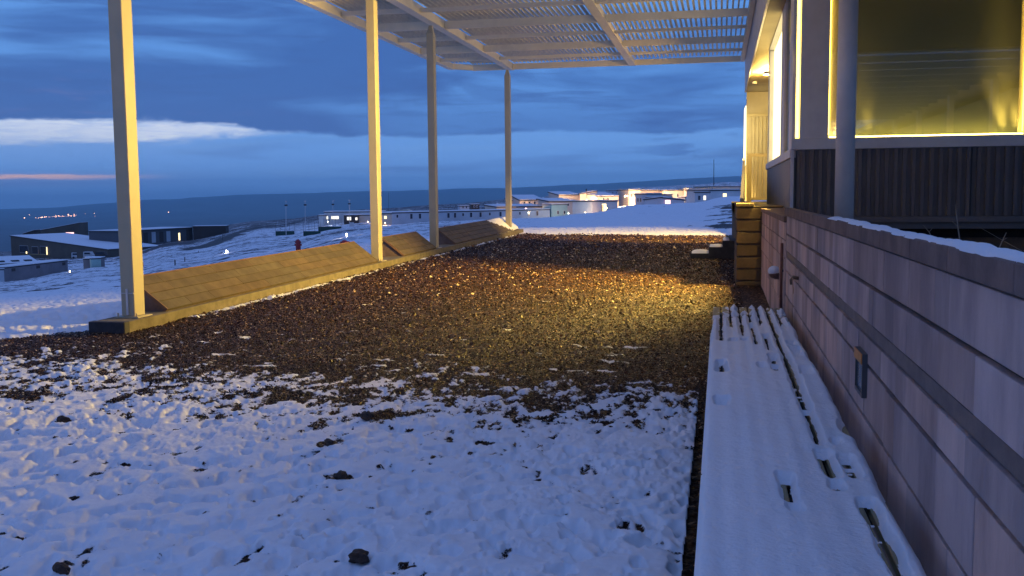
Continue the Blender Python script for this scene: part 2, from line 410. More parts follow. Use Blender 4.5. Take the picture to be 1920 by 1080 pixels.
inplat = (GX < .9)
zz = gz + near * np.where(inplat, grav * (1 - cov) + cov * (thick + (lump - dent) * np.clip(sc * 1.4, .25, 1)), 0)
nA = len(ang); nR = len(rr)
idx = np.arange(nA * nR).reshape(nR, nA)
a_ = idx[:-1, :]; b_ = np.roll(a_, -1, axis=1); c_ = np.roll(idx[1:, :], -1, axis=1); d_ = idx[1:, :]
Q = np.stack([a_, d_, c_, b_], -1).reshape(-1, 4)
V = np.stack([GX, GY, zz], -1).reshape(-1, 3)
V = np.vstack([V, [[0, 0, 0.0]]])
rock = np.zeros_like(GX)      # how much bare rock shows in the distant snow
D_ = -GX * math.sin(A) + GY * math.cos(A); xi_ = 960 + F * (GX * math.cos(A) + GY * math.sin(A)) / np.maximum(D_, 1)
rock = .0 + .26 * sst(RR, 260, 420) + .20 * sst(D_, 14, 60) * sst(xi_, 1020, 900)
rock = np.where(xi_ > 960, rock - .10 * sst(xi_, 960, 1050) * sst(RR, 300, 150), rock)
def patch(x, y, D, rx, ry, v):
    "bare patch centred on a ground point"
    global rock
    p = P(x, y, D); q = ((GX - p.x) / rx) ** 2 + ((GY - p.y) / ry) ** 2
    rock = rock + v * np.clip(1.3 - q + fbm(GX * .9, GY * .5, 4, 61) * 2.2, 0, 1)
for (x, y, D, rx, ry, v) in [(1378, 390, 64, 1.5, 8, .62), (1368, 404, 50, 1.2, 4, .62), (1374, 418, 42, 1.0, 3, .66), (1378, 430, 36, 1.2, 3, .8), (20, 577, 26, 1.2, .8, .8), (75, 545, 60, 1.6, 2, .6), (40, 550, 55, 2, 2, .4), (650, 438, 150, 6, 12, .35)]:
    patch(x, y, D, rx, ry, v)
def Dg(x, y, d0=14.0, d1=700.0):
    "distance at which the ground shows at photo pixel (x, y)"
    d = np.geomspace(d0, d1, 1500); dr = fw + rt * ((x - 960) / F) - up * ((y - 540) / F)
    X, Y, Z = EYE.x + dr.x * d, EYE.y + dr.y * d, EYE.z + dr.z * d
    k = np.nonzero(Z < ground_z(X, Y))[0]
    return float(d[k[0]]) if len(k) else d1
def P_ground(x, D):
    p = P(x, 400, D); return Vector((p.x, p.y, float(ground_z(p.x, p.y))))
# bare asphalt road on the slope (photo x, distance) polyline, and the dark bank below the far building
def pathmask(pts, width):
    m = np.full(GX.shape, 1e9)
    for (p, q, w0, w1) in pts:
        px, py, qx, qy = p.x, p.y, q.x, q.y; L2 = (qx - px) ** 2 + (qy - py) ** 2
        t = np.clip(((GX - px) * (qx - px) + (GY - py) * (qy - py)) / L2, 0, 1)
        dd = np.hypot(GX - (px + t * (qx - px)), GY - (py + t * (qy - py))) / (w0 + (w1 - w0) * t)
        m = np.minimum(m, dd)
    return m
rp = [(345, 205, .6), (375, 228, 5.5), (405, 262, 6.5), (440, 318, 5), (500, 372, 4), (560, 420, 3.5)]
rps = [(P_ground(rp[i][0], rp[i][1]), P_ground(rp[i + 1][0], rp[i + 1][1]), rp[i][2], rp[i + 1][2]) for i in range(len(rp) - 1)]
road = sst(pathmask(rps, 1) + fbm(GX * .15, GY * .15, 3, 71) * .5, 1.12, .92)
bk = [(235, 290, 4.5), (290, 310, 7), (350, 345, 5)]
bks = [(P_ground(bk[i][0], bk[i][1]), P_ground(bk[i + 1][0], bk[i + 1][1]), bk[i][2], bk[i + 1][2]) for i in range(len(bk) - 1)]
rock += .55 * sst(pathmask(bks, 1), 1.15, .85)
app = lambda a: np.append(a.ravel(), 0)
gm, b, p = newmat('snow over dark volcanic gravel')
v = b.n('ShaderNodeTexCoord').outputs['Object']
def attr(n):
    o = b.n('ShaderNodeAttribute', attribute_name=n); return o.outputs['Fac']
s_at = attr('snow'); rk = attr('rock'); rd = attr('road'); fa = attr('far')
det = b.m('ADD', b.m('MULTIPLY', b.m('SUBTRACT', b.noise(v, 38, 4, .65), .5), .9), b.m('MULTIPLY', b.m('SUBTRACT', b.noise(v, 110, 2, .6), .5), .5))
mask_n = b.ss(b.m('ADD', s_at, det), .06, .22)
sv = b.n('ShaderNodeMapping'); sv.inputs['Scale'].default_value = (1, 1, .2); b.l(v, sv.inputs[0])
fn = b.m('ADD', b.m('MULTIPLY', b.noise(sv.outputs[0], 1.0, 6, .70), .62), b.m('MULTIPLY', b.noise(sv.outputs[0], .11, 5, .65), .38))
thr = b.m('SUBTRACT', .618, b.m('MULTIPLY', rk, .33))
mask_f = b.ss(fn, thr, b.m('SUBTRACT', thr, .035))
mask = b.mix(fa, b.xyz(mask_n, mask_n, mask_n), b.xyz(mask_f, mask_f, mask_f))
sx = b.n('ShaderNodeSeparateXYZ'); b.l(mask, sx.inputs[0]); mask = b.m('MULTIPLY', sx.outputs[0], b.m('SUBTRACT', 1.0, rd))
vo = b.n('ShaderNodeTexVoronoi'); vo.inputs['Scale'].default_value = 42; b.l(v, vo.inputs['Vector'])
gcol = b.mix(b.ss(b.noise(v, 55, 3, .7), .35, .65), (.009, .005, .003), (.040, .017, .007))
vr = b.n('ShaderNodeSeparateXYZ'); b.l(vo.outputs['Color'], vr.inputs[0])
gcol = b.mix(b.ss(vr.outputs[0], .88, .95), gcol, (.28, .18, .10))
gcol = b.mix(fa, gcol, (.045, .036, .042))
gcol = b.mix(rd, gcol, (.035, .033, .038))
scol = b.mix(b.ss(b.noise(v, 5, 4, .6), .35, .75), (.82, .83, .85), (.74, .75, .78))
b.l(b.mix(mask, gcol, scol), p.inputs['Base Color'])
p.inputs['Specular IOR Level'].default_value = .14
b.l(b.m('ADD', .55, b.m('MULTIPLY', mask, .25)), p.inputs['Roughness'])
bn = b.n('ShaderNodeBump'); bn.inputs['Distance'].default_value = .012; bn.inputs['Strength'].default_value = 1
hh = b.m('ADD', b.m('MULTIPLY', b.m('SUBTRACT', 1.0, mask), b.m('ADD', b.m('MULTIPLY', vo.outputs['Distance'], -1.6), b.m('MULTIPLY', b.noise(v, 90, 3, .7), 1.2))), b.m('MULTIPLY', mask, b.m('ADD', b.m('MULTIPLY', b.noise(v, 22, 3, .5), .45), .6)))
b.l(hh, bn.inputs['Height']); b.l(bn.outputs[0], p.inputs['Normal'])
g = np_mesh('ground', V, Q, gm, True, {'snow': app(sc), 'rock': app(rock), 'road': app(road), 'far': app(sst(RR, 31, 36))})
tag(g, 'dark volcanic gravel under patchy snow, falling away to snowy slopes', kind='structure')

# the desert plain far below, rising to distant hills
ang2 = np.linspace(-1.25, 1.25, 240); r2 = np.concatenate([np.geomspace(500, 22000, 60), np.linspace(22500, 30000, 40)])
A2, R2 = np.meshgrid(ang2, r2); X2 = -R2 * np.sin(A2 + A); Y2 = R2 * np.cos(A2 + A)
D2 = X2 * -math.sin(A) + Y2 * math.cos(A)
xi2 = 960 + F * np.tan(-A2)
ridge = np.interp(xi2, [-1500, 0, 120, 300, 480, 600, 700, 850, 960, 1150, 1250, 1390, 2500], [400, 392, 388, 373, 363.5, 361.5, 359, 355, 352, 343, 337, 330, 318])
ridge = ridge + fbm(xi2 * .012, xi2 * 0, 4, 5) * 3.0
ztop = EYE.z - (ridge - horizon(xi2)) / F * 27000 * np.cos(A2)
zb = -300.0 + 0 * X2
z2 = zb + (ztop - zb) * sst(R2, 15000, 27500) + fbm(X2 * .0006, Y2 * .0006, 4, 9) * 60 * sst(R2, 1500, 8000) * sst(R2, 26000, 20000)
z2 = np.where(R2 > 27500, ztop - (R2 - 27500) * .15, z2)
n2a = len(ang2); n2r = len(r2); i2 = np.arange(n2a * n2r).reshape(n2r, n2a)
Q2 = np.stack([i2[:-1, :-1], i2[1:, :-1], i2[1:, 1:], i2[:-1, 1:]], -1).reshape(-1, 4)
pm = mat('desert plain', (.10, .12, .14), .95, (.07, .085, .10), .0012, detail=6)
tag(np_mesh('plain', np.stack([X2, Y2, z2], -1).reshape(-1, 3), Q2, pm), 'dark desert plain far below, fading blue to the hills', kind='structure')

# ------------------------------------------------------------------ loose gravel
def stones(n, y0, y1, k):
    t = rng.random(n); Y = 1 / (1 / y0 + t * (1 / y1 - 1 / y0))
    X = -8.6 + rng.random(n) * 8.9
    zi = Y * math.cos(A) - X * math.sin(A); xi = 1350 + F * X / (.979 * zi)
    keep = (xi > -40) & (xi < 1400)
    X, Y = X[keep], Y[keep]
    keep = (snowcover(X, Y) < .10 + .1 * rng.random(len(X))) & ~((X < -6.0) & (Y > 9.2)) & ~((Y > 9.3 + 1.1 * (X + 6.42)) & (X < -6.3))
    return X[keep], Y[keep]
SX, SY = stones(230000, 5.5, 31, 1)
ns = len(SX)
size = (.0038 + .007 * rng.random(ns) ** 2.0 + .011 * (rng.random(ns) > .988)) * np.clip(SY / 9.0, .9, 2.6)
oc = np.array([[1, 0, 0], [0, 1, 0], [-1, 0, 0], [0, -1, 0], [0, 0, 1], [0, 0, -1]], float)
vs = np.repeat(oc[None], ns, 0) * (.7 + .6 * rng.random((ns, 6, 1))) * size[:, None, None] * np.array([1, 1, .7])
ro = rng.random(ns) * 6.283; cr, sr = np.cos(ro)[:, None], np.sin(ro)[:, None]
vx = vs[..., 0] * cr - vs[..., 1] * sr; vy = vs[..., 0] * sr + vs[..., 1] * cr
tl = (rng.random((ns, 1)) - .5) * 1.2
vz = vs[..., 2] + vx * tl
sz = ground_z(SX, SY) + fbm(SX * 30, SY * 30, 2, 31, .6) * .016 + fbm(SX * 3, SY * 3, 2, 33) * .02
VV = np.stack([vx + SX[:, None], vy + SY[:, None], vz + sz[:, None] + size[:, None] * .25], -1).reshape(-1, 3)
of = np.array([[0, 1, 4], [1, 2, 4], [2, 3, 4], [3, 0, 4], [1, 0, 5], [2, 1, 5], [3, 2, 5], [0, 3, 5]])
QQ = (of[None] + (np.arange(ns) * 6)[:, None, None]).reshape(-1, 3)
sm, b, p = newmat('volcanic gravel stones')
tv = attr('tone')
cr_ = b.n('ShaderNodeValToRGB'); b.l(tv, cr_.inputs[0]); e = cr_.color_ramp.elements
e[0].position = 0; e[0].color = (.009, .0045, .002, 1); e[1].position = 1; e[1].color = (.80, .66, .45, 1)
for pos, c in ((.58, (.024, .0095, .0035, 1)), (.83, (.10, .037, .012, 1)), (.93, (.27, .16, .075, 1))):
    q = e.new(pos); q.color = c
b.l(cr_.outputs[0], p.inputs['Base Color']); p.inputs['Roughness'].default_value = .45; p.inputs['Specular IOR Level'].default_value = .14
tag(np_mesh('gravel', VV, QQ, sm, False, {'tone': np.repeat(rng.random(ns), 6)}), 'loose reddish brown volcanic gravel lying under the pergola', 'gravel', kind='stuff')
# single rocks poking out of the snow
def rockthing(x, y, s, label, Z=None):
    p0 = onZ(x, y, .04) if Z is None else Z
    bm = bmesh.new(); bmesh.ops.create_icosphere(bm, subdivisions=3, radius=1)
    sd = random.random() * 50
    for v_ in bm.verts:
        c = v_.co; k = 1 + .6 * float(fbm(np.array(c.x * 1.6 + sd), np.array(c.y * 1.6 + c.z * 1.3), 3, 3))
        v_.co = Vector((c.x * s * 1.15 * k, c.y * s * .9 * k, c.z * s * .75 * k))
    me = bpy.data.meshes.new('rock'); bm.to_mesh(me); bm.free(); me.materials.append(M['rock'])
    o = bpy.data.objects.new('rock', me); COL.objects.link(o); o.location = (p0.x, p0.y, float(ground_z(p0.x, p0.y)) + s * .45 + .012)
    return tag(o, label, 'rock', 'rocks lying on the snow and gravel')
M['rock'] = mat('brown rock', (.07, .045, .032), .85, (.03, .02, .016), 25, .004, 60)
rockthing(673, 1056, .036, 'squarish brown rock poking from the snow at the bottom edge of the photo')
rockthing(118, 1078, .03, 'brown rock cut by the bottom left edge of the photo')
rockthing(640, 903, .03, 'dark rock sunk in a melted hole in the middle of the snow')
rockthing(617, 842, .028, 'small dark rock in the upper melted hole of the snow')
rockthing(120, 801, .035, 'dark stone in the snow on the far left')
rockthing(690, 793, .04, 'rock beside the largest bare gravel hole in the snow')

# ------------------------------------------------------------------ pergola
PZ = EYE.z + 3.83
per = thing('pergola', 'large cream steel pergola roof with louvre slats and four posts', 'pergola')
PX = -6.20; POSTY = [9.56, 17.42, 21.22, 29.25]
Y0P, Y1P = 4.0, 29.9
for y in POSTY:
    gz0 = float(platform(np.array(PX), np.array(y)))
    mb = MB(); zt = PZ - .20
    mb.box(PX - .0775, PX + .0775, y, y + .20, gz0 + .125, zt - .12, bev=.006)
    pst = mb.build('post', M['paint'], per)
    mb = MB(); mb.hexa([(PX - .07, y + .02, zt - .12), (PX + .07, y + .02, zt - .12), (PX + .07, y + .18, zt - .12), (PX - .07, y + .18, zt - .12), (PX - .03, y + .06, zt + .04), (PX + .03, y + .06, zt + .04), (PX + .03, y + .14, zt + .04), (PX - .03, y + .14, zt + .04)])
    mb.build('bracket', M['paint'], pst)
    mb = MB(); mb.box(PX - .14, PX + .14, y - .04, y + .24, gz0 + .112, gz0 + .124)
    for sx in (-.11, .11): mb.tube([(PX + sx, y - .015, gz0 + .12), (PX + sx, y - .015, gz0 + .16)], .009, 6)
    mb.build('base_plate', M['paint'], pst)
    if y == POSTY[0]:
        mb = MB(); mb.box(PX - .012, PX + .012, y - .014, y - .001, gz0 + .14, gz0 + .42); mb.box(PX - .078, PX + .078, y - .009, y - .001, gz0 + .37, gz0 + .376); mb.build('conduit', M['paint_grey'], pst)
OX = -7.92
for x, w, h, n_ in ((OX, .10, .20, 'edge_beam'), (PX, .12, .22, 'main_beam'), (-2.56, .12, .20, 'main_beam'), (.60, .10, .22, 'edge_beam')):
    mb = MB(); y1 = Y1P - (.55 if x == OX else 0)
    mb.box(x - w / 2, x + w / 2, Y0P, y1, PZ - h / 2 + .02, PZ + h / 2); 
    if x != .60: # flanges of the steel section
        mb.box(x - w * .8, x + w * .8, Y0P, y1 - .01, PZ - h / 2 + .001, PZ - h / 2 + .019)
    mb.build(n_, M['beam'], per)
for k in range(14):
    y = Y1P - .05 - 1.9 * k; th_ = k % 2 == 0; h = .18 if th_ else .09
    if y < Y0P: break
    mb = MB(); x0 = OX + (.55 if k == 0 else .06)
    segs = [(x0, PX - .07), (PX + .07, -2.63), (-2.49, .54)]
    for q, (xa, xb) in enumerate(segs): mb.box(xa, xb, y - .04, y + .04, PZ - h / 2, PZ + h / 2 - .01 * q)
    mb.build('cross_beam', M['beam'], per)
mb = MB(); c0, c1 = Vector((OX, Y1P - .55, 0)), Vector((OX + .55, Y1P - .05, 0))
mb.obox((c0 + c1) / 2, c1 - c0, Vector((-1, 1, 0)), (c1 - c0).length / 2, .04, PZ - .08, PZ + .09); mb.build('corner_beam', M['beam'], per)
xs = OX + .14
k = 0
while xs < .5:
    if abs(xs - PX) > .10 and abs(xs + 2.56) > .10:
        mb = MB(); hh_ = .0225; y1 = Y1P - .1 - (.45 if xs < OX + .5 else 0)
        # tilted blade with a folded foot
        dx = .017
        for s_ in (0, 1):
            pass
        mb.hexa([(xs - dx, Y0P, PZ + .10), (xs - dx + .008, Y0P, PZ + .10), (xs - dx + .008, y1, PZ + .10), (xs - dx, y1, PZ + .10), (xs + dx, Y0P, PZ + .10 + 2 * hh_), (xs + dx + .008, Y0P, PZ + .10 + 2 * hh_), (xs + dx + .008, y1, PZ + .10 + 2 * hh_), (xs + dx, y1, PZ + .10 + 2 * hh_)])
        mb.box(xs - dx, xs - dx + .012, Y0P, y1, PZ + .088, PZ + .0995)
        mb.build('slat', M['louvre'], per)
    xs += .116; k += 1

# ------------------------------------------------------------------ kerb and sloping stone benches
kb = thing('kerb', 'long low concrete kerb running under the pergola posts', 'kerb')
mb = MB()
ys = np.linspace(9.25, 30.6, 24)
for i in range(len(ys) - 1):
    za, zb_ = float(platform(PX, ys[i])), float(platform(PX, ys[i + 1]))
    if ys[i] < 9.3: pass
    mb.hexa([(-6.40, ys[i], za - .4), (-6.0, ys[i], za - .4), (-6.0, ys[i + 1], zb_ - .4), (-6.40, ys[i + 1], zb_ - .4), (-6.40, ys[i], za + .11), (-6.0, ys[i], za + .11), (-6.0, ys[i + 1], zb_ + .11), (-6.40, ys[i + 1], zb_ + .11)])
bm = bmesh.new(); vm = [bm.verts.new(v_) for v_ in mb.v]
for f_ in mb.f: bm.faces.new([vm[i] for i in f_])
bmesh.ops.remove_doubles(bm, verts=bm.verts, dist=.001)
sf = [f_ for f_ in bm.faces if abs(f_.normal.y) > .9 and min(v_.co.y for v_ in f_.verts) > 9.4 and max(v_.co.y for v_ in f_.verts) < 30.4]
me = bpy.data.meshes.new('kerb_beam'); bm.to_mesh(me); bm.free(); me.materials.append(M['concrete'])
o = bpy.data.objects.new('kerb_beam', me); COL.objects.link(o); o.parent = kb
g0 = float(platform(PX, 9.3))
mb = MB(); mb.box(-6.40, -5.985, 9.15, 9.2490, g0 - .3, g0 + .118, bev=.006); mb.build('footing', M['concrete_dark'], kb)
def panel(y0, y1, label, snowend=False):
    t = thing('sloping_stone_bench', label, 'stone ledge', 'sloping stone ledges between the posts')
    xb, xt, rise = -6.07, -6.52, .345
    mb = MB(); z = lambda y: float(platform(PX, y)) + .112
    n = Vector((rise, 0, .45)).normalized()    # outward normal of the slope
    def pt(y, s, off): return Vector((xb + (xt - xb) * s, y, z(y) + rise * s)) + n * off
    nc = 4
    for c in range(nc):
        s0, s1 = c / nc + .008, (c + 1) / nc - .008
        y = y0
        while y < y1 - .02:
            L = random.uniform(.5, 1.3); ye = min(y + L, y1)
            if y1 - ye < .2: ye = y1
            tn = random.uniform(.85, 1.15); r_ = random.uniform(.92, 1.08)
            off = .03 + random.uniform(0, .003)
            mb.hexa([pt(y + .003, s0, 0), pt(ye - .003, s0, 0), pt(ye - .003, s1, 0), pt(y + .003, s1, 0), pt(y + .003, s0, off), pt(ye - .003, s0, off), pt(ye - .003, s1, off), pt(y + .003, s1, off)], (tn * r_, tn, tn / r_))
            y = ye
    mb.build('stone_cladding', M['stone_warm'], t, tint=True)
    mb = MB()
    a, b2, c2, d2 = pt(y0 + .02, 0, .0), pt(y0 + .02, 1, .0), pt(y1 - .02, 1, .0), pt(y1 - .02, 0, .0)
    fl = lambda q, y: Vector((q.x, q.y, z(y) - .1))
    mb.add([a, b2, c2, d2, fl(b2, y0), fl(c2, y1), fl(a, y0), fl(d2, y1)], [(0, 1, 2, 3), (0, 6, 4, 1), (3, 2, 5, 7), (1, 4, 5, 2)])
    mb.build('backing', M['coping'], t)
    mb = MB(); mb.hexa([pt(y0 - .012, 0, .0), pt(y0 + .002, 0, .0), pt(y0 + .002, 1, .0), pt(y0 - .012, 1, .0), pt(y0 - .012, 0, .036), pt(y0 + .002, 0, .036), pt(y0 + .002, 1, .036), pt(y0 - .012, 1, .036)])
    mb.hexa([pt(y0, 1.0, .0), pt(y1, 1.0, .0), pt(y1, 1.03, -.02), pt(y0, 1.03, -.02), pt(y0, 1.0, .034), pt(y1, 1.0, .034), pt(y1, 1.04, .03), pt(y0, 1.04, .03)])
    mb.build('edge_trim', mat('brown edge trim', (.20, .11, .06), .7), t)
    if snowend:
        vs = []; fs = []; ny, nsx = 30, 12
        for i in range(ny):
            for j in range(nsx):
                yy = y1 - 3.0 + 3.0 * i / (ny - 1); s = j / (nsx - 1)
                h_ = .036 + .05 * max(0, (i / (ny - 1) - .15 - .55 * (1 - s))) ** .5 if i / (ny - 1) > .15 + .55 * (1 - s) + .1 * random.random() else .02
                vs.append(pt(yy, s, h_ * (1 if 0 < j < nsx - 1 else .8)))
        for i in range(ny - 1):
            for j in range(nsx - 1): fs.append((i * nsx + j, (i + 1) * nsx + j, (i + 1) * nsx + j + 1, i * nsx + j + 1))
        tag(obj('ledge_snow', vs, fs, M['snow'], None, True), 'thin snow lying on the far end of the last stone ledge', 'snow', kind='stuff')
panel(10.1, 17.2, 'nearest and longest sloping stone ledge, beside the front post')
panel(18.7, 21.0, 'short sloping stone ledge between second and third posts')
panel(22.6, 30.1, 'farthest sloping stone ledge, with snow on its far end', True)

# ------------------------------------------------------------------ stone retaining wall on the right
def clad(mb, X, y0, y1, zt, zb_, th=.02, axis='x', lmin=.10, lmax=.55):
    "one course of stone blocks on a face looking to -x (axis x) or -y (axis y)"
    y = y0
    while y < y1 - .01:
        L = random.choice([random.uniform(lmin, .22), random.uniform(.2, lmax), random.uniform(.3, lmax * 1.4)]); ye = min(y + L, y1)
        if y1 - ye < .08: ye = y1
        k = random.uniform(.74, 1.16); q = random.uniform(.94, 1.07); tn = (k * q, k, k / q); d = random.uniform(0, .005)
        if axis == 'x': mb.box(X - th - d, X + .02, y + .0012, ye - .0012, zb_, zt, tn, bev=.0018)
        else: mb.box(y + .0012, ye - .0012, X - th - d, X + .02, zb_, zt, tn, bev=.0018)
        y = ye
E = EYE.z
w1 = thing('stone_wall', 'long near retaining wall of pale sawn stone with snow on its coping', 'wall')
mb = MB(); mb.box(.645, .80, .3, 9.85, -.3, E - .235); mb.build('core', M['mortar'], w1)
mb = MB()
for zt, zb_ in ((E - .230, E - .390), (E - .407, E - .556), (E - .626, E - .735), (E - .753, E - .968), (E - .986, E - 1.19), (E - 1.205, E - 1.56)):
    clad(mb, .645, .3, 9.85, zt, zb_)
for zt, zb_ in ((E - .230, E - .390), (E - .407, E - .556), (E - .622, E - .738), (E - .750, E - .972), (E - .984, E - 1.5)):
    mb.box(.63, .79, 9.851, 9.875, zb_, zt)
mb.build('stone_cladding', M['stone'], w1, tint=True)
mb = MB(); mb.box(.630, .66, .3, 9.85, E - .618, E - .564); mb.build('render_band', M['paint_grey'] if False else mat('grey render', (.19, .15, .135), .92, (.13, .105, .10), 8, .003, 50), w1)
mb = MB(); y = .3
while y < 9.9:
    ye = min(y + random.uniform(.5, .8), 9.9); mb.box(.605, .668, y + .002, ye - .002, E - .221, E - .150, bev=.004); y = ye
mb.build('coping', M['coping'], w1)
# snow ridge on the coping
def ridge_snow(name, label, x0, x1, y0, y1, z, h, seed, nu=14, step=.03):
    nv = int((y1 - y0) / step); U, Vv = np.meshgrid(np.linspace(0, 1, nu), np.linspace(0, 1, nv))
    yy = y0 + (y1 - y0) * Vv
    wob = fbm(yy * 4, yy * 0 + 3, 3, seed) * .014
    xx = x0 + (x1 - x0) * U + np.where(U < .5, wob * (1 - U) * 1.2, 0)
    prof = np.clip(np.sin(np.pi * np.clip(U, .0, 1)), 0, 1) ** .45
    endf = np.minimum(sst(Vv, 0, .01), sst(1 - Vv, 0, .06))
    zz_ = z - .004 + prof * endf * h * (1 + fbm(xx * 9, yy * 9, 3, seed + 3) * .6 + fbm(yy * 1.5, yy * 0, 2, seed + 5) * .7)
    i = np.arange(nu * nv).reshape(nv, nu); q = np.stack([i[:-1, :-1], i[:-1, 1:], i[1:, 1:], i[1:, :-1]], -1).reshape(-1, 4)
    o = np_mesh(name, np.stack([xx, yy, zz_], -1).reshape(-1, 3), q, M['snow'])
    return tag(o, label, 'snow', kind='stuff')
ridge_snow('coping_snow', 'rounded strip of snow along the top of the near stone wall', .606, .670, .35, 6.15, E - .150, .017, 77)
w2 = thing('stone_wall', 'short lower stone wall between the near wall and the lamp lit pillar', 'wall')
mb = MB(); mb.box(.645, .92, 9.885, 15.4, -.3, E - .29); mb.build('core', M['mortar'], w2)
mb = MB()
for zt, zb_ in ((E - .295, E - .46), (E - .47, E - .64), (E - .65, E - .86), (E - .87, E - 1.1), (E - 1.11, E - 1.5)): clad(mb, .640, 9.885, 15.4, zt, zb_)
mb.build('stone_cladding', M['stone'], w2, tint=True)
mb = MB(); mb.box(.60, .93, 9.885, 15.4, E - .29, E - .235, bev=.004); mb.build('coping', M['coping'], w2)
# pillar at the foot of the entrance
pl = thing('stone_pillar', 'square pillar of stone blocks glowing yellow below the entrance', 'pillar')
py = 15.45
mb = MB(); mb.box(.285, .92, py + .02, 17.6, -.3, E - .21); mb.build('core', M['mortar'], pl)
mb = MB(); zc = [E - .225 - .185 * i for i in range(8)]
for i in range(7):
    mb.box(.255 + .004 * (i % 2), .90, py - .01 + .004 * (i % 2), py + .03, zc[i + 1] + .011, zc[i] - .011, (random.uniform(.9, 1.1),) * 3, bev=.004)
    clad(mb, .275, py + .031, 17.6, zc[i] - .011, zc[i + 1] + .011, lmin=.3, lmax=.8)
mb.build('stone_cladding', M['stone_warm'], pl, tint=True)
mb = MB(); mb.box(.24, .50, py - .03, 17.65, E - .214, E - .165, bev=.004); mb.box(.502, .93, py - .01, 17.6, E - .224, E - .208); mb.build('coping', M['stone_warm'], pl, tint=True)
# base wall of the entrance landing behind the pillar with its sloping dark parapet
bw = thing('entrance_parapet', 'dark sloping parapet on a stone base beside the entrance steps', 'parapet')
mb = MB(); mb.box(.33, .80, 17.66, 28.2, -.3, E - .27)
mb.build('stone_base', M['stone_warm'], bw, tint=True)
mb = MB(); mb.hexa([(.34, 17.7, E - .265), (.40, 17.7, E - .265), (.66, 28.1, E - .265), (.60, 28.1, E - .265), (.34, 17.7, E - .10), (.40, 17.7, E - .10), (.66, 28.1, E + .93), (.60, 28.1, E + .93)])
mb.build('parapet_panel', M['panel_dark'], bw)
# steps
st = thing('steps', 'three dark steps with snow on their treads at the entrance', 'steps')
for i, (xa, xb, yt) in enumerate(((1295, 1329, 472), (1329, 1355, 460), (1355, 1368, 448))):
    y_ = 21.0; D = 20.6
    pa = onY(xa, yt, y_); pb = onY(xb, yt, y_)
    mb = MB(); mb.box(pa.x, pb.x + (0 if i < 2 else .12), y_, y_ + 1.3, -.1, pa.z - .035, bev=.005); mb.build('step', M['concrete_dark'], st)
    ridge_snow('tread_snow', 'thin snow on the ' + ('lowest', 'middle', 'topmost')[i] + ' of the three entrance steps', pa.x + .01, pb.x, y_ + .01, y_ + 1.1, pa.z - .034, .03, 90 + i, 10, .06)

# wall fittings
t = thing('wall_lamp', 'round wall lamp with a cap of snow beside a rusty pipe', 'lamp')
c = onX(1452, 513, .57)
mb = MB(); sphere(mb, c, .058, 14, .9); mb.tube([c + Vector((0, 0, -.02)), c + Vector((.06, 0, -.02))], .04, 10); mb.build('globe', mat('rusty brown globe', (.16, .10, .09), .5), t, True)
mb = MB(); sphere(mb, c + Vector((-.004, 0, .028)), .064, 14, .85); tag(mb.build('lamp_snow', M['snow'], None, True), 'small cap of snow sitting on the round wall lamp', 'snow', kind='stuff')
t = thing('pipe', 'thin rusty pipe running down the joint of the stone walls', 'pipe')
mb = MB(); pp = onX(1466, 470, .60); mb.tube([(.60, pp.y, E - .50), (.598, pp.y, E - .8), (.597, pp.y, E - 1.45)], .014, 10); mb.build('tube', M['pipe'], t, True)
mb = MB(); mb.box(.605, .617, pp.y - .03, pp.y + .03, E - .78, E - .76); mb.build('clip', M['dark'], t); mb = MB(); mb.box(.605, .617, pp.y - .03, pp.y + .03, E - 1.2, E - 1.18); mb.build('clip', M['dark'], t)
t = thing('wall_tap', 'small curved tap with a hanging wire loop on the stone wall', 'tap')
c = onX(1492, 522, .60)
mb = MB(); mb.tube([c + Vector((.03, 0, 0)), c + Vector((-.02, 0, .008)), c + Vector((-.035, 0, -.012)), c + Vector((-.035, 0, -.05))], [.014, .016, .015, .010], 8); mb.build('spout', mat('brass tap', (.25, .18, .12), .4, metal=.8), t, True)
mb = MB(); mb.tube([c + Vector((-.02, .01, .01)), c + Vector((-.03, -.05, -.01)), c + Vector((-.02, -.055, -.09)), c + Vector((-.02, -.02, -.12))], .004, 6); mb.build('wire_loop', mat('copper wire', (.45, .28, .2), .4, metal=.7), t, True)
t = thing('recessed_wall_light', 'square recessed step light with an orange top edge low in the near wall', 'light')
c = onX(1617, 697, .62)
hy, hz = .115, .095
mb = MB()
for a0, a1, b0, b1 in ((-hy, hy, hz - .016, hz), (-hy, hy, -hz, -hz + .016), (-hy, -hy + .016, -hz + .016, hz - .016), (hy - .016, hy, -hz + .016, hz - .016)):
    mb.box(.603, .63, c.y + a0, c.y + a1, c.z + b0, c.z + b1)
mb.build('frame', mat('grey bronze frame', (.09, .08, .08), .5), t)
mb = MB(); mb.box(.598, .602, c.y - hy, c.y + hy, c.z + hz - .045, c.z + hz); mb.build('top_plate', M['ambersign'], t)
mb = MB(); mb.box(.612, .628, c.y - hy + .017, c.y + hy - .017, c.z - hz + .017, c.z + hz - .017); mb.build('lens', mat('frosted blue lens', (.12, .16, .20), .25), t)

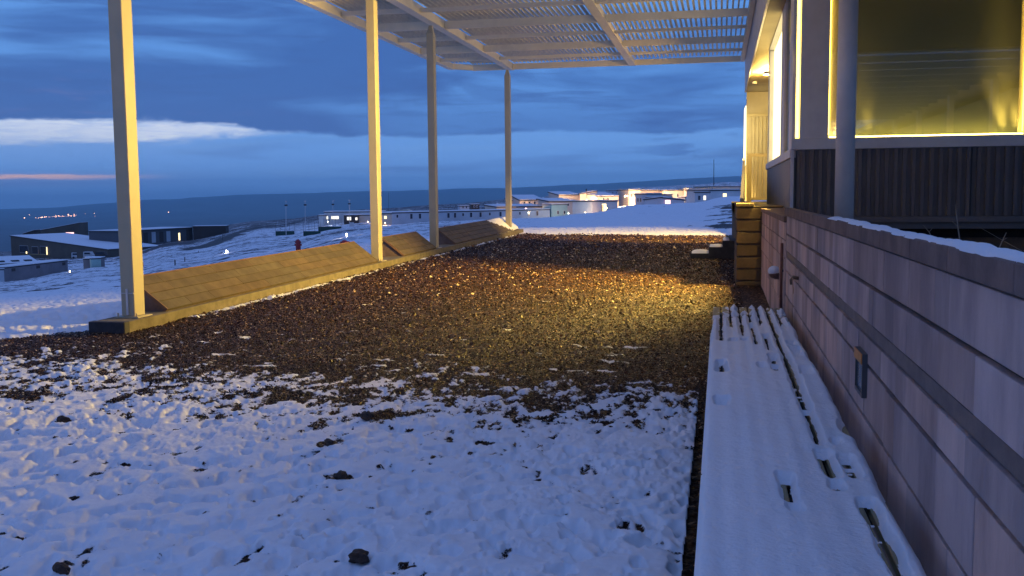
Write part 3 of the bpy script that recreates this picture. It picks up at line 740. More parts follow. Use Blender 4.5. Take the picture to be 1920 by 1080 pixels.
# ------------------------------------------------------------------ long bench with snow
bt = E - 1.05
bn_ = thing('bench', 'long slatted timber bench under snow along the stone wall', 'bench')
GAPS = [.018 + .0785 * i for i in range(7)]
edges = [-.052] + GAPS + [.563]
for i in range(8):
    xa = edges[i] + (.0095 if i else 0); xb = edges[i + 1] - (.0095 if i < 7 else 0)
    mb = MB(); mb.box(xa, xb, 1.2, 9.32 + (.0, .01, -.01, .004)[i % 4], bt - .035, bt, bev=.003); mb.build('slat', M['wood'], bn_)
for y in (1.6, 3.6, 5.6, 7.6, 9.1):
    mb = MB(); mb.box(-.02, .54, y - .04, y + .04, bt - .115, bt - .036); mb.box(.02, .09, y - .035, y + .035, -.15, bt - .116); mb.box(.44, .51, y - .035, y + .035, -.15, bt - .116); mb.build('leg', M['dark'], bn_)
nu, nv = 170, 1500
U, Vv = np.meshgrid(np.linspace(-.060, .572, nu), np.linspace(1.25, 9.28, nv))
hgt = .034 + fbm(U * 5, Vv * 2, 3, 101) * .010 + fbm(U * 1.2, Vv * .8, 2, 103) * .012
pl_ = np.cos((U - .018) / .0785 * 2 * np.pi)       # sag over the gaps
hgt -= np.clip(pl_, -1, 1) * .0017 * (1 + fbm(U * 2, Vv, 2, 107))
wob = fbm(Vv * 7, Vv * 0, 3, 109) * .012
ed = np.minimum(sst(U + .060 + wob * .6, .0, .022), sst(.566 + fbm(Vv * 3, Vv * 0, 3, 111) * .02 - U, .0, .03))
hgt = np.where(ed < 1, hgt * (ed ** .5), hgt)
yb_ = lambda y: (F * 1.03 / (y - 361))
def wy(y, X): return (yb_(y) + X * math.sin(A)) / math.cos(A)
def hole(X, ya, yb2, w=.012, soft=.010):
    global hgt
    y0, y1 = wy(yb2, X), wy(ya, X)
    n = fbm(U * 30, Vv * 14, 2, 113) * .003
    wv = w * (.8 + fbm(Vv * 6, Vv * 0 + X * 9, 2, 131) * .7); dy = np.maximum(np.maximum(y0 - Vv, Vv - y1), 0); d = np.hypot(np.maximum(np.abs(U - X - fbm(Vv * 4, Vv * 0 + X * 5, 2, 133) * .008) - wv, 0), dy * .35) + n
    hgt = np.minimum(hgt, np.clip((d - .001) / (soft * 1.3), -1, 6) ** 1 * .022)
for X, ya, yb2, w in ((GAPS[5], 612, 772, .015), (GAPS[5], 778, 842, .015), (GAPS[5], 862, 905, .022), (GAPS[5], 920, 928, .02), (GAPS[6] - .004, 957, 1100, .020), (GAPS[3], 612, 650, .010), (GAPS[4], 632, 662, .010), (GAPS[4], 674, 685, .016), (GAPS[4], 690, 700, .018),
                      (GAPS[0], 682, 702, .018), (GAPS[0], 757, 766, .026), (GAPS[3] - .012, 910, 950, .020), (GAPS[3], 966, 970, .016), (GAPS[6] - .004, 873, 882, .014), (GAPS[6] - .004, 888, 906, .018), (GAPS[6] - .008, 840, 843, .014), (GAPS[1], 638, 642, .016), (GAPS[2], 640, 642, .01),
                      (GAPS[0], 577, 640, .016), (GAPS[6], 645, 649, .02), (GAPS[6], 657, 661, .02), (GAPS[6], 667, 672, .02), (GAPS[6], 699, 708, .024), (GAPS[3], 690, 694, .008)):
    hole(X, ya, yb2, w)
# bite on the wall side
bx, by = .585, wy(812, .56); q = np.hypot((U - bx) / .05, (Vv - by) / .16)
hgt = np.minimum(hgt, np.clip(q - 1, -1, 3) * .06)
# the far end is mostly swept bare
fe = sst(Vv, 8.35, 8.65); pn = fbm(U * 9, Vv * 5, 3, 121) + .25 * (U - .2)
hgt = np.where(fe > 0, np.minimum(hgt, hgt * (1 - fe) + fe * np.clip(pn * .25 - .004, -.02, .05)), hgt)
gapd = np.abs((U - .018) / .0785 - np.round((U - .018) / .0785)) * .0785
hgt = np.where((Vv > 7.9 + fbm(U * 13, Vv * 0, 2, 141) * 1.3), np.minimum(hgt, (gapd - .011 + fbm(U * 9, Vv * 5, 2, 143) * .012) * 1.2), hgt)
hgt = np.where((Vv > 8.3) & (U < .09), np.minimum(hgt, -.001 + .02 * fbm(U * 14, Vv * 5, 2, 127)), hgt)
i = np.arange(nu * nv).reshape(nv, nu); q = np.stack([i[:-1, :-1], i[:-1, 1:], i[1:, 1:], i[1:, :-1]], -1).reshape(-1, 4)
hf = hgt.ravel(); keep = (hf[q].max(1) > .0005)
zz_ = bt + np.maximum(hgt, -.004) + .0005
zz_ = np.where(np.minimum(U + .052, .563 - U) < 0, bt - .012 + np.maximum(hgt, 0), zz_)
sn = np_mesh('bench_snow', np.stack([U, Vv, zz_], -1).reshape(-1, 3), q[keep], M['snow'])
tag(sn, 'soft ridged snow blanket melting into the gaps of the long bench', 'snow', kind='stuff')

# ------------------------------------------------------------------ the lodge on the right
bd = thing('lodge', 'grey clad lodge with yellow lit windows at the right of the photo', 'building')
FY = 14.0; FX = .947
def corr_y(mb, x0, x1, y, z0, z1, pitch, dep):
    "corrugated sheet facing -y"
    x = x0; pts = []
    while x < x1:
        for dx, dd in ((0, 0), (.42 * pitch, 0), (.5 * pitch, -dep), (.92 * pitch, -dep)): 
            if x + dx < x1: pts.append((x + dx, y + dd))
        x += pitch
    pts.append((x1, y)); vs = [(a, c, z0) for a, c in pts] + [(a, c, z1) for a, c in pts]; n = len(pts)
    mb.add(vs, [(i, i + 1, n + i + 1, n + i) for i in range(n - 1)])
mb = MB()
for xa, xb in ((FX + .06, 1.72), (1.735, 3.19), (3.205, 7.0)): corr_y(mb, xa, xb, FY, E - .325, E + .56, .112, .028)
mb.build('cladding', M['corr'], bd)
mb = MB(); mb.box(FX + .05, 7.0, FY + .03, FY + .06, E - .5, E + .55); mb.box(FX + .03, 7, FY - .045, FY + .02, E - .41, E - .335); mb.build('base_trim', M['panel_dark'], bd)
mb = MB(); mb.box(FX + .02, 7.0, FY + .20, FY + .24, -.2, E - .42); mb.build('crawl_space', M['soil'], bd)
mb = MB(); mb.box(FX - .02, 7.0, FY - .035, FY + .05, E + .563, E + .712, bev=.004); mb.build('sill', M['paint_grey'], bd)
# white wall piece between the corner window and the big window
mb = MB(); mb.box(1.035, 1.40, FY - .012, FY + .10, E + .713, E + 2.95, bev=.004); mb.build('wall_panel', M['paint_grey'], bd); mb = MB(); mb.box(3.84, 7.0, FY - .012, FY + .10, E + .713, E + 2.95); mb.build('wall_panel', M['paint_grey'], bd)
mb = MB(); mb.box(FX - .02, FX + .02, FY - .02, FY + .02, E - .41, E + .56); mb.box(FX - .012, FX + .03, FY - .012, FY + .03, E + .713, E + 2.95); mb.build('corner_post', M['paint_grey'], bd)
# left side: flat panel, windows
yN0, yN1 = FY + .05, (15.46 + .193) / .979; yW0, yW1 = (16.3 + .193) / .979, (20.6 + .193) / .979
mb = MB(); mb.box(FX, FX + .06, FY + .03, yW1 + .1, E - .5, E + .46); mb.build('side_panel', M['panel_dark'], bd)
mb = MB(); mb.box(FX - .03, FX + .10, FY + .055, yW1 + .1, E + .461, E + .58, bev=.004); mb.build('side_sill', M['paint_grey'], bd)
mb = MB(); mb.box(FX, FX + .10, yN1, yW0, E + .581, E + 2.86); mb.build('side_pier', M['paint_grey'], bd); mb = MB(); mb.box(FX, FX + .1, yW1, yW1 + .12, E + .581, E + 2.86); mb.build('side_pier', M['paint_grey'], bd)
mb = MB(); mb.box(FX + .35, FX + .37, yW0 - .3, yW1 + .02, E + .3, E + 2.86); 
lw = MB(); lw.box(FX + .10, FX + .115, yW0 + .005, yW1 - .005, E + .6, E + 2.84)
win = lw.build('lit_window', M['win_white'], bd)
mb = MB()
for yy in (yW0 + .02, yW1 - .02):
    mb = MB(); mb.box(FX + .02, FX + .09, yy - .02, yy + .02, E + .583, E + 2.845); mb.build('window_jamb', M['paint_grey'], win)
mb = MB(); mb.box(FX + .0, FX + .10, FY + .055, FY + .82, E + .581, E + 2.86); mb.build('side_pier', M['paint_grey'], bd)  # mullion, widened to block the room lamp's light on the nearer gravel
# narrow corner window: glass, an opaque panel added behind to stop the room lamp
mb = MB(); mb.box(FX + .03, FX + .036, yN0, yN1 - .005, E + .585, E + 2.85); nw = mb.build('corner_window', M['glass'], bd)
mb = MB(); mb.box(FX + .03, FX + .39, FY + .12, FY + .14, E + .5, E + 2.86); mb.build('blind', mat('olive light stop', (.30, .27, .13), .9), nw)  # added panel, blocks the room lamp's beam towards the bench
mb = MB(); mb.box(FX + .035, 1.03, FY + .03, FY + .036, E + .715, E + 2.9); fnw = mb.build('corner_window', M['glass'], bd)
mb = MB(); mb.box(FX + .038, FX + .078, FY + .040, FY + .052, E + .72, E + 2.9); mb.build('strip_light', M['led_soft'], fnw)
# big window
wx0, wx1 = 1.402, 3.838
mb = MB(); mb.box(wx0, wx1, FY + .03, FY + .036, E + .718, E + 3.3); bw_ = mb.build('big_window', M['glass'], bd)
blm = mat('grey green blind cloth', (.27, .28, .19), .8, (.23, .245, .17), .7)
mb = MB(); n = 120
vs = []; 
for i in range(n + 1):
    x = wx0 - .15 + (wx1 - wx0 + .3) * i / n; dy = .003 * math.sin(x * 9) + .006 * math.sin(x * 3.1 + 1)
    vs += [(x, FY + .20 + dy, E + .5), (x, FY + .20 + dy * 2.2, E + 3.4)]
mb.add(vs, [(2 * i, 2 * i + 2, 2 * i + 3, 2 * i + 1) for i in range(n)]); mb.build('blind', blm, bw_, True)
mb = MB(); mb.box(wx0 + .02, wx1 - .02, FY + .055, FY + .085, E + .712, E + .735); mb.build('strip_light', M['led'], bw_)
for xa in (wx0 + .012, wx1 - .024):
    mb = MB(); mb.box(xa, xa + .010, FY + .10, FY + .115, E + .76, E + 3.3); mb.build('side_strip_light', M['led_soft'], bw_)
for k, (x, tx, pw) in enumerate(((1.50, 1.90, 90), (1.95, 1.75, 25), (3.62, 3.40, 90), (3.76, 3.80, 90))):
    q = light('uplight', 'SPOT', (x, FY + .14, E + .74), pw, WARM, bw_, spot_size=math.radians(44), spot_blend=1.0, shadow_soft_size=.05)
    q.rotation_euler = Vector((tx - x, .10, 1.5)).to_track_quat('-Z', 'Y').to_euler()
mb = MB(); mb.box(wx0 - .01, wx0, FY + .0, FY + .35, E + .72, E + 3.3); mb.box(wx1, wx1 + .01, FY + .0, FY + .35, E + .72, E + 3.3); mb.box(wx0 - .01, wx1, FY + .0361, FY + .4, E + .69, E + .711); mb.build('window_frame', M['cream'], bw_)
mb = MB(); mb.box(wx0 + .0, wx0 + .15, FY + .125, FY + .14, E + .713, E + 3.3); mb.build('curtain_edge', M['cream'], bw_)
mb = MB(); mb.box(wx1 - .07, wx1, FY + .125, FY + .14, E + .713, E + 3.3); mb.build('curtain_edge', M['cream'], bw_)
# interior mass so nothing is hollow, roof and deep fascia
mb = MB(); mb.box(FX + .40, 7, FY + .45, 30.2, -.3, E + 2.8); mb.build('inner_wall', M['panel_dark'], bd)
mb = MB(); mb.box(.71, 7, 6.0, 30.0, E + 2.875, E + 2.95); mb.build('soffit', mat('soffit board', (.40, .33, .20), .7, (.34, .28, .17), 2), bd)
mb = MB(); mb.box(.665, .70, 6.0, 29.95, E + 2.86, E + 3.98); mb.box(.665, 7, 5.96, 5.99, E + 2.86, E + 3.98); mb.build('fascia', M['paint_grey'], bd)
mb = MB(); mb.box(.705, 7, 6.0, 30.0, E + 3.9, E + 3.96); mb.build('roof', M['paint_grey'], bd)
mb = MB(); mb.box(FX + .0, FX + .38, FY + .1, yW1 + .12, E + 2.862, E + 2.874); mb.build('head_trim', M['paint_grey'], bd)
# porch end wall
EYy = 29.9
mb = MB(); mb.box(.72, 1.9, EYy, EYy + .1, E + 2.19, E + 2.87); mb.build('porch_header', M['corr_l'], bd)
mb = MB(); mb.box(.70, 1.9, EYy - .06, EYy - .005, E + 2.17, E + 2.24); mb.build('door_head', M['paint'], bd)
mb = MB(); mb.box(.70, .86, EYy - .02, EYy + .05, E - .25, E + 2.17); corr_y(mb, .861, 1.9, EYy, E - .20, E + 2.17, .105, .03); mb.build('porch_cladding', M['corr_l'], bd)
mb = MB(); mb.box(.33, 1.9, 17.7, EYy + .4, E - .50, E - .27); mb.build('landing', M['concrete'], bd)
mb = MB(); mb.box(.655, .685, EYy - 1.6, EYy - .1, E + .75, E + 2.35); mb.build('lit_side_window', M['win_white'], bd)
gt = thing('porch_gate', 'cream railing gate with a solid post at the entrance landing', 'gate')
mb = MB(); mb.box(.69, .81, 27.2, 27.3, E - .27, E + 1.02); mb.build('gate_post', M['paint'], gt)
mb = MB(); mb.box(.811, 1.22, 27.22, 27.27, E + .93, E + 1.02); mb.box(.811, 1.4, 27.22, 27.27, E - .21, E - .14)
for k in range(6): mb.box(.86 + k * .075, .885 + k * .075, 27.23, 27.26, E - .139, E + .929)
mb.build('railing', M['paint'], gt)
# round column in front of the facade
cl = thing('round_column', 'tall round grey column standing in front of the big window', 'column')
mb = MB(); cc = (1.335, 11.5); mb.tube([(cc[0], cc[1], E - .75), (cc[0], cc[1], E + 2.87)], .102, 40); mb.build('shaft', M['paint_grey'], cl, True)
mb = MB(); mb.tube([(cc[0], cc[1], E - .78), (cc[0], cc[1], E - .74)], .15, 24); mb.build('base_ring', M['panel_dark'], cl)
# planter bed behind the wall
mb = MB(); mb.box(.801, 7, .3, FY + .19, -.2, E - .62); tag(mb.build('planting_bed', M['soil']), 'dark bare soil bed behind the stone wall', kind='structure')
def twig(pts, r, label, br=()):
    t = thing('dry_stem', label, 'plant', 'dry stems in the planting bed')
    mb = MB(); mb.tube(pts, [r * (1 - .6 * i / (len(pts) - 1)) for i in range(len(pts))], 6)
    for i, d in br: mb.tube([pts[i], Vector(pts[i]) + Vector(d)], [r * .5, r * .25], 5)
    mb.build('stem', M['wood_plain'], t)
def tp(seq, D): return [P(x, y, D) for x, y in seq]
twig(tp([(1803, 520), (1801, 462), (1796, 425), (1791, 383)], 5.2), .005, 'tallest dry stem standing behind the snowy coping', [(2, (-.03, 0, .03)), (1, (.02, 0, .03))])
twig(tp([(1775, 500), (1752, 455), (1742, 435), (1731, 422)], 5.6), .0045, 'short bent dry stem left of the tallest stem', [(2, (.02, 0, .025))])
twig(tp([(1860, 520), (1869, 475), (1880, 450), (1887, 436)], 4.8), .004, 'faint dry stem leaning right near the photo edge', [(2, (.02, 0, .01))])
twig(tp([(1940, 500), (1915, 470), (1870, 445), (1835, 425)], 5.0), .002, 'thin arching dry twig at the right edge of the photo')

# another wing of the lodge behind the photographer, seen only as a reflection in the big window
wg = thing('rear_wing', 'long lodge wing with lit windows reflected in the big window', 'building')
mb = MB(); mb.box(10.2, 14, -60, -6, E + .2, E + 3.6); mb.box(10.2, 14, -60, -6, -.3, E - .6); mb.build('wall', M['panel_dark'], wg)
mb = MB(); mb.box(9.2, 14, -60, -6, E + 3.95, E + 4.25); mb.build('roof', M['cream'], wg)
mb = MB()
for k in range(16): mb.box(10.1, 10.16, -58 + k * 3.2, -56.2 + k * 3.2, E - .6, E + 1.9)
mb.build('window', M['refl_win'], wg)
mb = MB()
for k in range(8): mb.box(9.3, 9.5, -58 + k * 6.8, -57.6 + k * 6.8, -.3, E + 3.95)
mb.build('column', M['cream'], wg)
for k in range(16):
    mb = MB(); mb.box(3.2, 9.15, .5 - 1.9 * k, .6 - 1.9 * k, E + 3.76, E + 3.95); mb.build('beam', M['paint'], wg)
mb = MB(); mb.box(3.0, 3.15, -30, .7, E + 3.74, E + 3.96); mb.build('edge_beam', M['paint'], wg)

# lamps of the lodge
def downlight(loc, target, power, angle, blend, label, size=.05):
    t = thing('downlight', label, 'light', 'downlights under the eaves', loc)
    mb = MB(loc); L = Vector(loc); mb.tube([L + Vector((0, 0, .06)), L + Vector((0, 0, .005))], .06, 16); mb.build('housing', M['paint_grey'], t)
    o = light('bulb', 'SPOT', loc, power, WARM, t, spot_size=math.radians(angle), spot_blend=blend, shadow_soft_size=size)
    o.location = (0, 0, -.03); o.rotation_euler = (Vector(target) - Vector(loc)).to_track_quat('-Z', 'Y').to_euler()
t = thing('room_lamp', 'strong lamp standing inside the corner window room', 'lamp', None, (1.25, 15.45, E + 1.2))
mb = MB((1.25, 15.45, E + 1.2)); mb.tube([(1.27, 15.45, E + .6), (1.27, 15.45, E + 1.15)], .02, 8); mb.box(1.26, 1.30, 15.40, 15.50, E + 1.15, E + 1.25); mb.build('stand', M['dark'], t)
o = light('bulb', 'SPOT', (0, 0, 0), 12500, WARM, t, spot_size=math.radians(126), spot_blend=.45, shadow_soft_size=.16)
o.location = (0, 0, 0); o.rotation_euler = Vector((-.86, -.42, -.28)).to_track_quat('-Z', 'Y').to_euler()
downlight((.80, 13.3, E + 2.80), (.50, 15.7, E - .75), 420, 22, 1.0, 'round downlight under the eaves above the corner window')
downlight((.85, 27.0, E + 2.80), (-2.0, 29.6, .2), 4200, 74, .4, 'round downlight under the porch roof')
t = thing('porch_lamp', 'small ceiling lamp lighting the porch wall yellow', 'lamp', None, (1.08, 25.0, E + 2.8))
mb = MB((1.08, 25.0, E + 2.8)); mb.tube([(1.08, 25.0, E + 2.87), (1.08, 25.0, E + 2.80)], .09, 16); mb.build('housing', M['paint_grey'], t)
light('bulb', 'POINT', (1.08, 25.0, E + 2.7), 520, WARM, t, shadow_soft_size=.08)

DIAG = False
# ------------------------------------------------------------------ the camp beyond
ANTI = 1
def gz_at(p): return float(ground_z(np.array(p.x), np.array(p.y)))
def house(name, label, cat, x0, yb0, z0, x1, yb1, z1, H, D, wallm, group=None, side=0, roofm=None, drop=0.0, wins=(), H1=None, roofin=.0, roofname='roof', eave=.25, snowroof=True):
    "front edge from photo point (x0,yb0) at z0 to (x1,yb1) at z1; walls go down into the snow; D metres deep away from the camera"
    a = P(x0, yb0, z0); c = P(x1, yb1, z1); 
    z = min(a.z, c.z); a.z = c.z = 0
    ax = (c - a); L = ax.length; ax.normalize(); ay = Vector((-ax.y, ax.x, 0))
    if ay.dot(fw) < 0: ay = -ay
    H1 = H if H1 is None else H1
    org = a + Vector((0, 0, z))
    t = thing(name, label, cat, group, org)
    def W(u, v, w): return a + ax * u + ay * v + Vector((0, 0, z + w))
    mb = MB(org)
    mb.hexa([W(0, 0, -2.5), W(L, 0, -2.5), W(L, D, -2.5), W(0, D, -2.5), W(0, 0, H), W(L, 0, H1), W(L, D, H1 + drop), W(0, D, H + drop)])
    wl = mb.build('wall', wallm, t)
    mb = MB(org); e = eave; r = .22
    mb.hexa([W(-e, -e, H + .01), W(L + e, -e, H1 + .01), W(L + e, D + e, H1 + drop + .01), W(-e, D + e, H + drop + .01), W(-e, -e, H + r), W(L + e, -e, H1 + r), W(L + e, D + e, H1 + drop + r), W(-e, D + e, H + drop + r)])
    rf = mb.build(roofname, M['roofdark'], t)
    if snowroof:
        mb = MB(org); e = .08
        mb.hexa([W(-e, -e, H + r + .004), W(L + e, -e, H1 + r + .004), W(L + e, D + e, H1 + drop + r), W(-e, D + e, H + drop + r), W(-e, -e, H + r + .15), W(L + e, -e, H1 + r + .15), W(L + e, D + e, H1 + drop + r + .15), W(-e, D + e, H + drop + r + .15)])
        mb.build('roof_snow', M['snow'], rf)
    for (u, w, ww, hh, mm, nm) in wins:
        u0 = u * L - ww / 2
        mb = MB(org)
        mb.hexa([W(u0 - .09, -.05, w - .09), W(u0 + ww + .09, -.05, w - .09), W(u0 + ww + .09, .02, w - .09), W(u0 - .09, .02, w - .09), W(u0 - .09, -.05, w + hh + .09), W(u0 + ww + .09, -.05, w + hh + .09), W(u0 + ww + .09, .02, w + hh + .09), W(u0 - .09, .02, w + hh + .09)])
        fr = mb.build(nm, M['paint_grey'] if nm == 'window' else mm, t)
        mb = MB(org)
        mb.hexa([W(u0, -.08, w), W(u0 + ww, -.08, w), W(u0 + ww, -.051, w), W(u0, -.051, w), W(u0, -.08, w + hh), W(u0 + ww, -.08, w + hh), W(u0 + ww, -.051, w + hh), W(u0, -.051, w + hh)])
        if nm == 'window': mb.build('pane', mm, fr)
    if DIAG:
        for x, yb, zz in ((x0, yb0, z0), ((x0 + x1) / 2, (yb0 + yb1) / 2, (z0 + z1) / 2), (x1, yb1, z1)):
            d = np.geomspace(14, zz, 500); xi = x; pp = [P(x, 400, 1), P(x, 400, 1)]
            dr = fw + rt * ((x - 960) / F) - up * ((400 - 540) / F)
            X, Y = EYE.x + dr.x * d, EYE.y + dr.y * d; Z = ground_z(X, Y)
            sy = np.array([540 - F * ((Vector((X[i], Y[i], Z[i])) - EYE).dot(up) / (Vector((X[i], Y[i], Z[i])) - EYE).dot(fw)) for i in range(len(d))])
            print('DIAG %-22s x%5d yb %.0f  ground at base %.0f  visible down to %.0f (D %.0f)' % (label[:22], x, yb, sy[-1], sy.min(), d[sy.argmin()]))
    return t, W, L
dkw = M['glassdark']; ww_ = M['warmwin']; wh_ = M['whitewin']
HG = 'houses of the camp'
# long cabin row
wn = [(u, 1.2 + (0 if k % 3 else .3), (.55 if k % 3 else .4), (1.0 if k % 3 else .6), dkw, 'window') for k, u in enumerate([.03, .11, .16, .22, .33, .37, .42, .47, .53, .59, .66, .72, .79, .85, .91])]
house('cabin_row', 'long low pale blue grey cabin row with many small dark windows', 'building', 735, 422.5, 200, 1031, 409, 226, 2.35, 6, M['grey_house'], wins=wn, eave=.05)
t, W_, L_ = house('lit_annex', 'small cream annex with one glowing window at the left end of the cabin row', 'building', 705, 421, 202, 734.5, 421.5, 200, 2.1, 6, M['cream'], wins=[(.62, 1.2, .6, .55, ww_, 'window')], eave=.08)
house('white_building', 'white flat roofed building with bright windows behind the sports court', 'building', 608, 418, 262, 716, 416, 262, 2.7, 9, M['white'], wins=[(.04, 1.0, .9, .7, wh_, 'window'), (.19, 1.0, 1.9, .75, wh_, 'window')], eave=.05)
house('glass_porch', 'small pale glazed porch on the left of the white building', 'porch', 598, 419, 258, 607.5, 419, 258, 1.9, 5, M['grey_house'], eave=.05)
house('brown_cabin', 'dark brown cabin with two lit windows in front of the white building', 'building', 645, 420, 248, 672, 420, 248, 2.0, 6, M['olive_dark'], wins=[(.36, 1.0, .95, .75, wh_, 'window'), (.87, 1.0, .45, .6, wh_, 'window')], eave=.05)
house('grey_cabin', 'plain brownish grey cabin right of the dark brown cabin', 'building', 673, 420, 249, 704, 420, 249, 2.1, 6, M['cream'], eave=.05)
# house cluster (x0, yb0, z0, x1, yb1, z1, H, D)
def dk3(us, w=1.2, s=.5, h=.9): return [(u, w, s, h, dkw, 'window') for u in us]
house('house', 'small cream house behind the farthest post, leftmost of the upper row', 'house', 960, 391, 262, 974, 391, 262.5, 2.0, 7, M['cream'], HG, drop=.5, wins=dk3([.7]))
house('house', 'cream house with three dark windows under a long snowy roof', 'house', 974.5, 390, 255, 1018, 390, 256.5, 1.9, 9, M['cream'], HG, drop=1.2, wins=dk3([.2, .42, .64], .8))
house('low_house', 'long low cream hut with a bright lamp beside the farthest post', 'house', 931, 402, 236, 1017, 399.5, 242, 1.6, 6, M['cream'], HG, drop=.4)
house('house', 'pale house whose front is hidden by the mint green tank row', 'house', 1030.5, 402, 238, 1080, 400, 240, 2.9, 9, M['cream'], HG, drop=.6, wins=dk3([.3, .5, .7], 2.0, .4, .5))
house('mint_shed', 'mint green corrugated shed lit by a lamp', 'shed', 1034, 404, 226, 1064, 402, 228, 2.3, 4, M['mint'], HG, eave=.02, wins=dk3([.4, .8], .3, .4, .7))  # cyan-lit house front, its light painted in as mint green
house('house', 'cream house front with four narrow windows left of the orange door', 'house', 1080.5, 401, 229, 1110, 402, 226.5, 2.75, 6, M['cream'], HG, wins=dk3([.25, .5, .62, .9], 1.1, .3, .8))
house('house', 'blue grey house with a glowing orange doorway', 'house', 1110.5, 403, 223, 1158, 400, 229, 2.9, 6, M['white'], HG, wins=[(.46, .35, 1.25, 2.0, M['warmwin'], 'door'), (.40, .35, .5, 1.75, M['orange'], 'door')])
house('house', 'cream house with a snowy roof in the upper row, left of the chimney', 'house', 1048, 381, 292, 1088, 381, 294, 2.3, 9, M['cream'], HG, drop=.9)
t, W_, L_ = house('house', 'upper cream house with a thin dark chimney', 'house', 1088.5, 381, 288, 1119, 381, 288, 2.6, 9, M['cream'], HG, H1=3.4, wins=dk3([.55], 1.1, .9, 1.0))
mb = MB(t.location); mb.obox(W_(1.9, 3, 0), (1, 0, 0), (0, 1, 0), .15, .15, W_(0, 0, 3.0).z, W_(0, 0, 4.2).z); mb.build('chimney', M['roofdark'], t)
house('house', 'upper cream house right of the chimney house with two small windows', 'house', 1119.5, 383, 283, 1160, 381, 286, 2.1, 9, M['cream'], HG, drop=1.1, wins=dk3([.3, .5], .9))
house('house', 'small blue roofed house at the left end of the tall cream terrace', 'house', 1161, 372, 330, 1178, 372, 330, 2.2, 8, M['grey_house'], HG, drop=.4)
for (xa, xb, za, yt, H, us, lab) in ((1179, 1200, 285, 378, 3.2, [.25, .5, .75], 'leftmost block of the long lamp lit cream terrace'), (1200.5, 1246, 288, 377, 2.95, [.15, .6, .85], 'second block of the long lamp lit cream terrace'), (1246.5, 1290, 284, 378, 3.0, [.3, .55, .85], 'third block of the long lamp lit cream terrace, three dark windows'), (1290.5, 1334, 280, 378, 3.4, [.12, .3, .75], 'tallest block at the right of the lamp lit cream terrace')):
    house('terrace_house', lab, 'house', xa, yt, za, xb, yt - 1, za + .8, H, 9, M['cream'], 'blocks of the lamp lit terrace', wins=dk3(us, 1.2, .35, 1.0))
house('house', 'blue grey two window house in front of the cream terrace', 'house', 1191, 387, 240, 1212, 387, 238, 2.8, 7, M['grey_house'], HG, wins=dk3([.25, .5, .85], 1.1, .4, .9))
house('low_house', 'low wide cabin with a pitched roof and a pink lamp in its porch', 'house', 1208, 386, 203.5, 1240, 386, 202, 1.15, 7, M['white'], HG, H1=1.6, wins=[])
house('low_house', 'right half of the low wide cabin beside the pink lamp', 'house', 1240.5, 386, 202, 1283, 386, 203.5, 1.6, 7, M['white'], HG, H1=1.05, wins=[(.27, .1, .95, 1.0, M['pinklight'], 'door')])
house('house', 'white house with two pale arched windows right of the terrace', 'house', 1303, 382, 211, 1330, 382, 210, 2.3, 7, M['white'], HG, wins=[(.3, .8, .5, .9, dkw, 'window'), (.68, .8, .5, .9, wh_, 'window')])
house('house', 'rightmost pale house with one square glowing yellow window', 'house', 1330.5, 384, 210, 1392, 378, 214, 2.9, 8, M['white'], HG, wins=[(.45, 1.55, .95, .8, ww_, 'window')])
house('house', 'pale upper house behind the rightmost house', 'house', 1334, 370, 285, 1392, 368, 290, 2.9, 8, M['cream'], HG)
for (xa, xb, y_, z_, H_, m_, lab) in ((862, 880, 394, 300, 1.1, 'grey_house', 'tiny pale shed between the dome tent and the red hut'), (884, 899, 392, 310, 1.3, 'olive_dark', 'tiny dark shed between the dome tent and the red hut'), (1020, 1030, 391, 275, 2.2, 'cream', 'narrow cream gabled hut right of the three window house'), (1030, 1046, 379, 320, 1.6, 'grey_house', 'small far house with a dark roof left of the upper row'), (1142, 1162, 366, 345, 1.5, 'grey_house', 'low far house behind the right end of the upper row'), (1212, 1258, 380, 256, 1.9, 'cream', 'plain cream house wall behind the low wide cabin'), (1284, 1300, 377, 268, .9, 'cream', 'small cream porch at the foot of the tallest terrace block')):
    house('small_house', lab, 'house', xa, y_, z_, xb, y_, z_ + .5, H_, 5, M[m_], HG, eave=.1, wins=dk3([.35, .7], .6, .35, .5))
# hut and tents
t = thing('dome_tent', 'white arched tent behind the long cabin row', 'tent'); c = P(758, 402, 262)
mb = MB(); vs = []; fs = []; n = 14
for k in range(2):
    for i in range(n + 1):
        u = math.pi * i / n; vs.append(c + Vector((-1.9 * math.cos(u) * math.cos(A), -1.9 * math.cos(u) * math.sin(A) + k * 3, 1.3 * math.sin(u))))
fs = [(i, i + 1, n + 2 + i, n + 1 + i) for i in range(n)] + [tuple(range(n + 1))]
mb.add(vs, fs); mb.build('canopy', mat('tent fabric', (.6, .6, .5), .8), t, True)
house('red_hut', 'small red hut lit by a magenta lamp left of the farthest post', 'hut', 912, 396, 262, 921, 396, 262, 1.3, 3, M['redbrown'], eave=.03)
house('white_hut', 'white ribbed hut partly hidden by the farthest post', 'hut', 931, 396, 255, 950, 396, 255, 1.5, 4, M['white'], eave=.03)

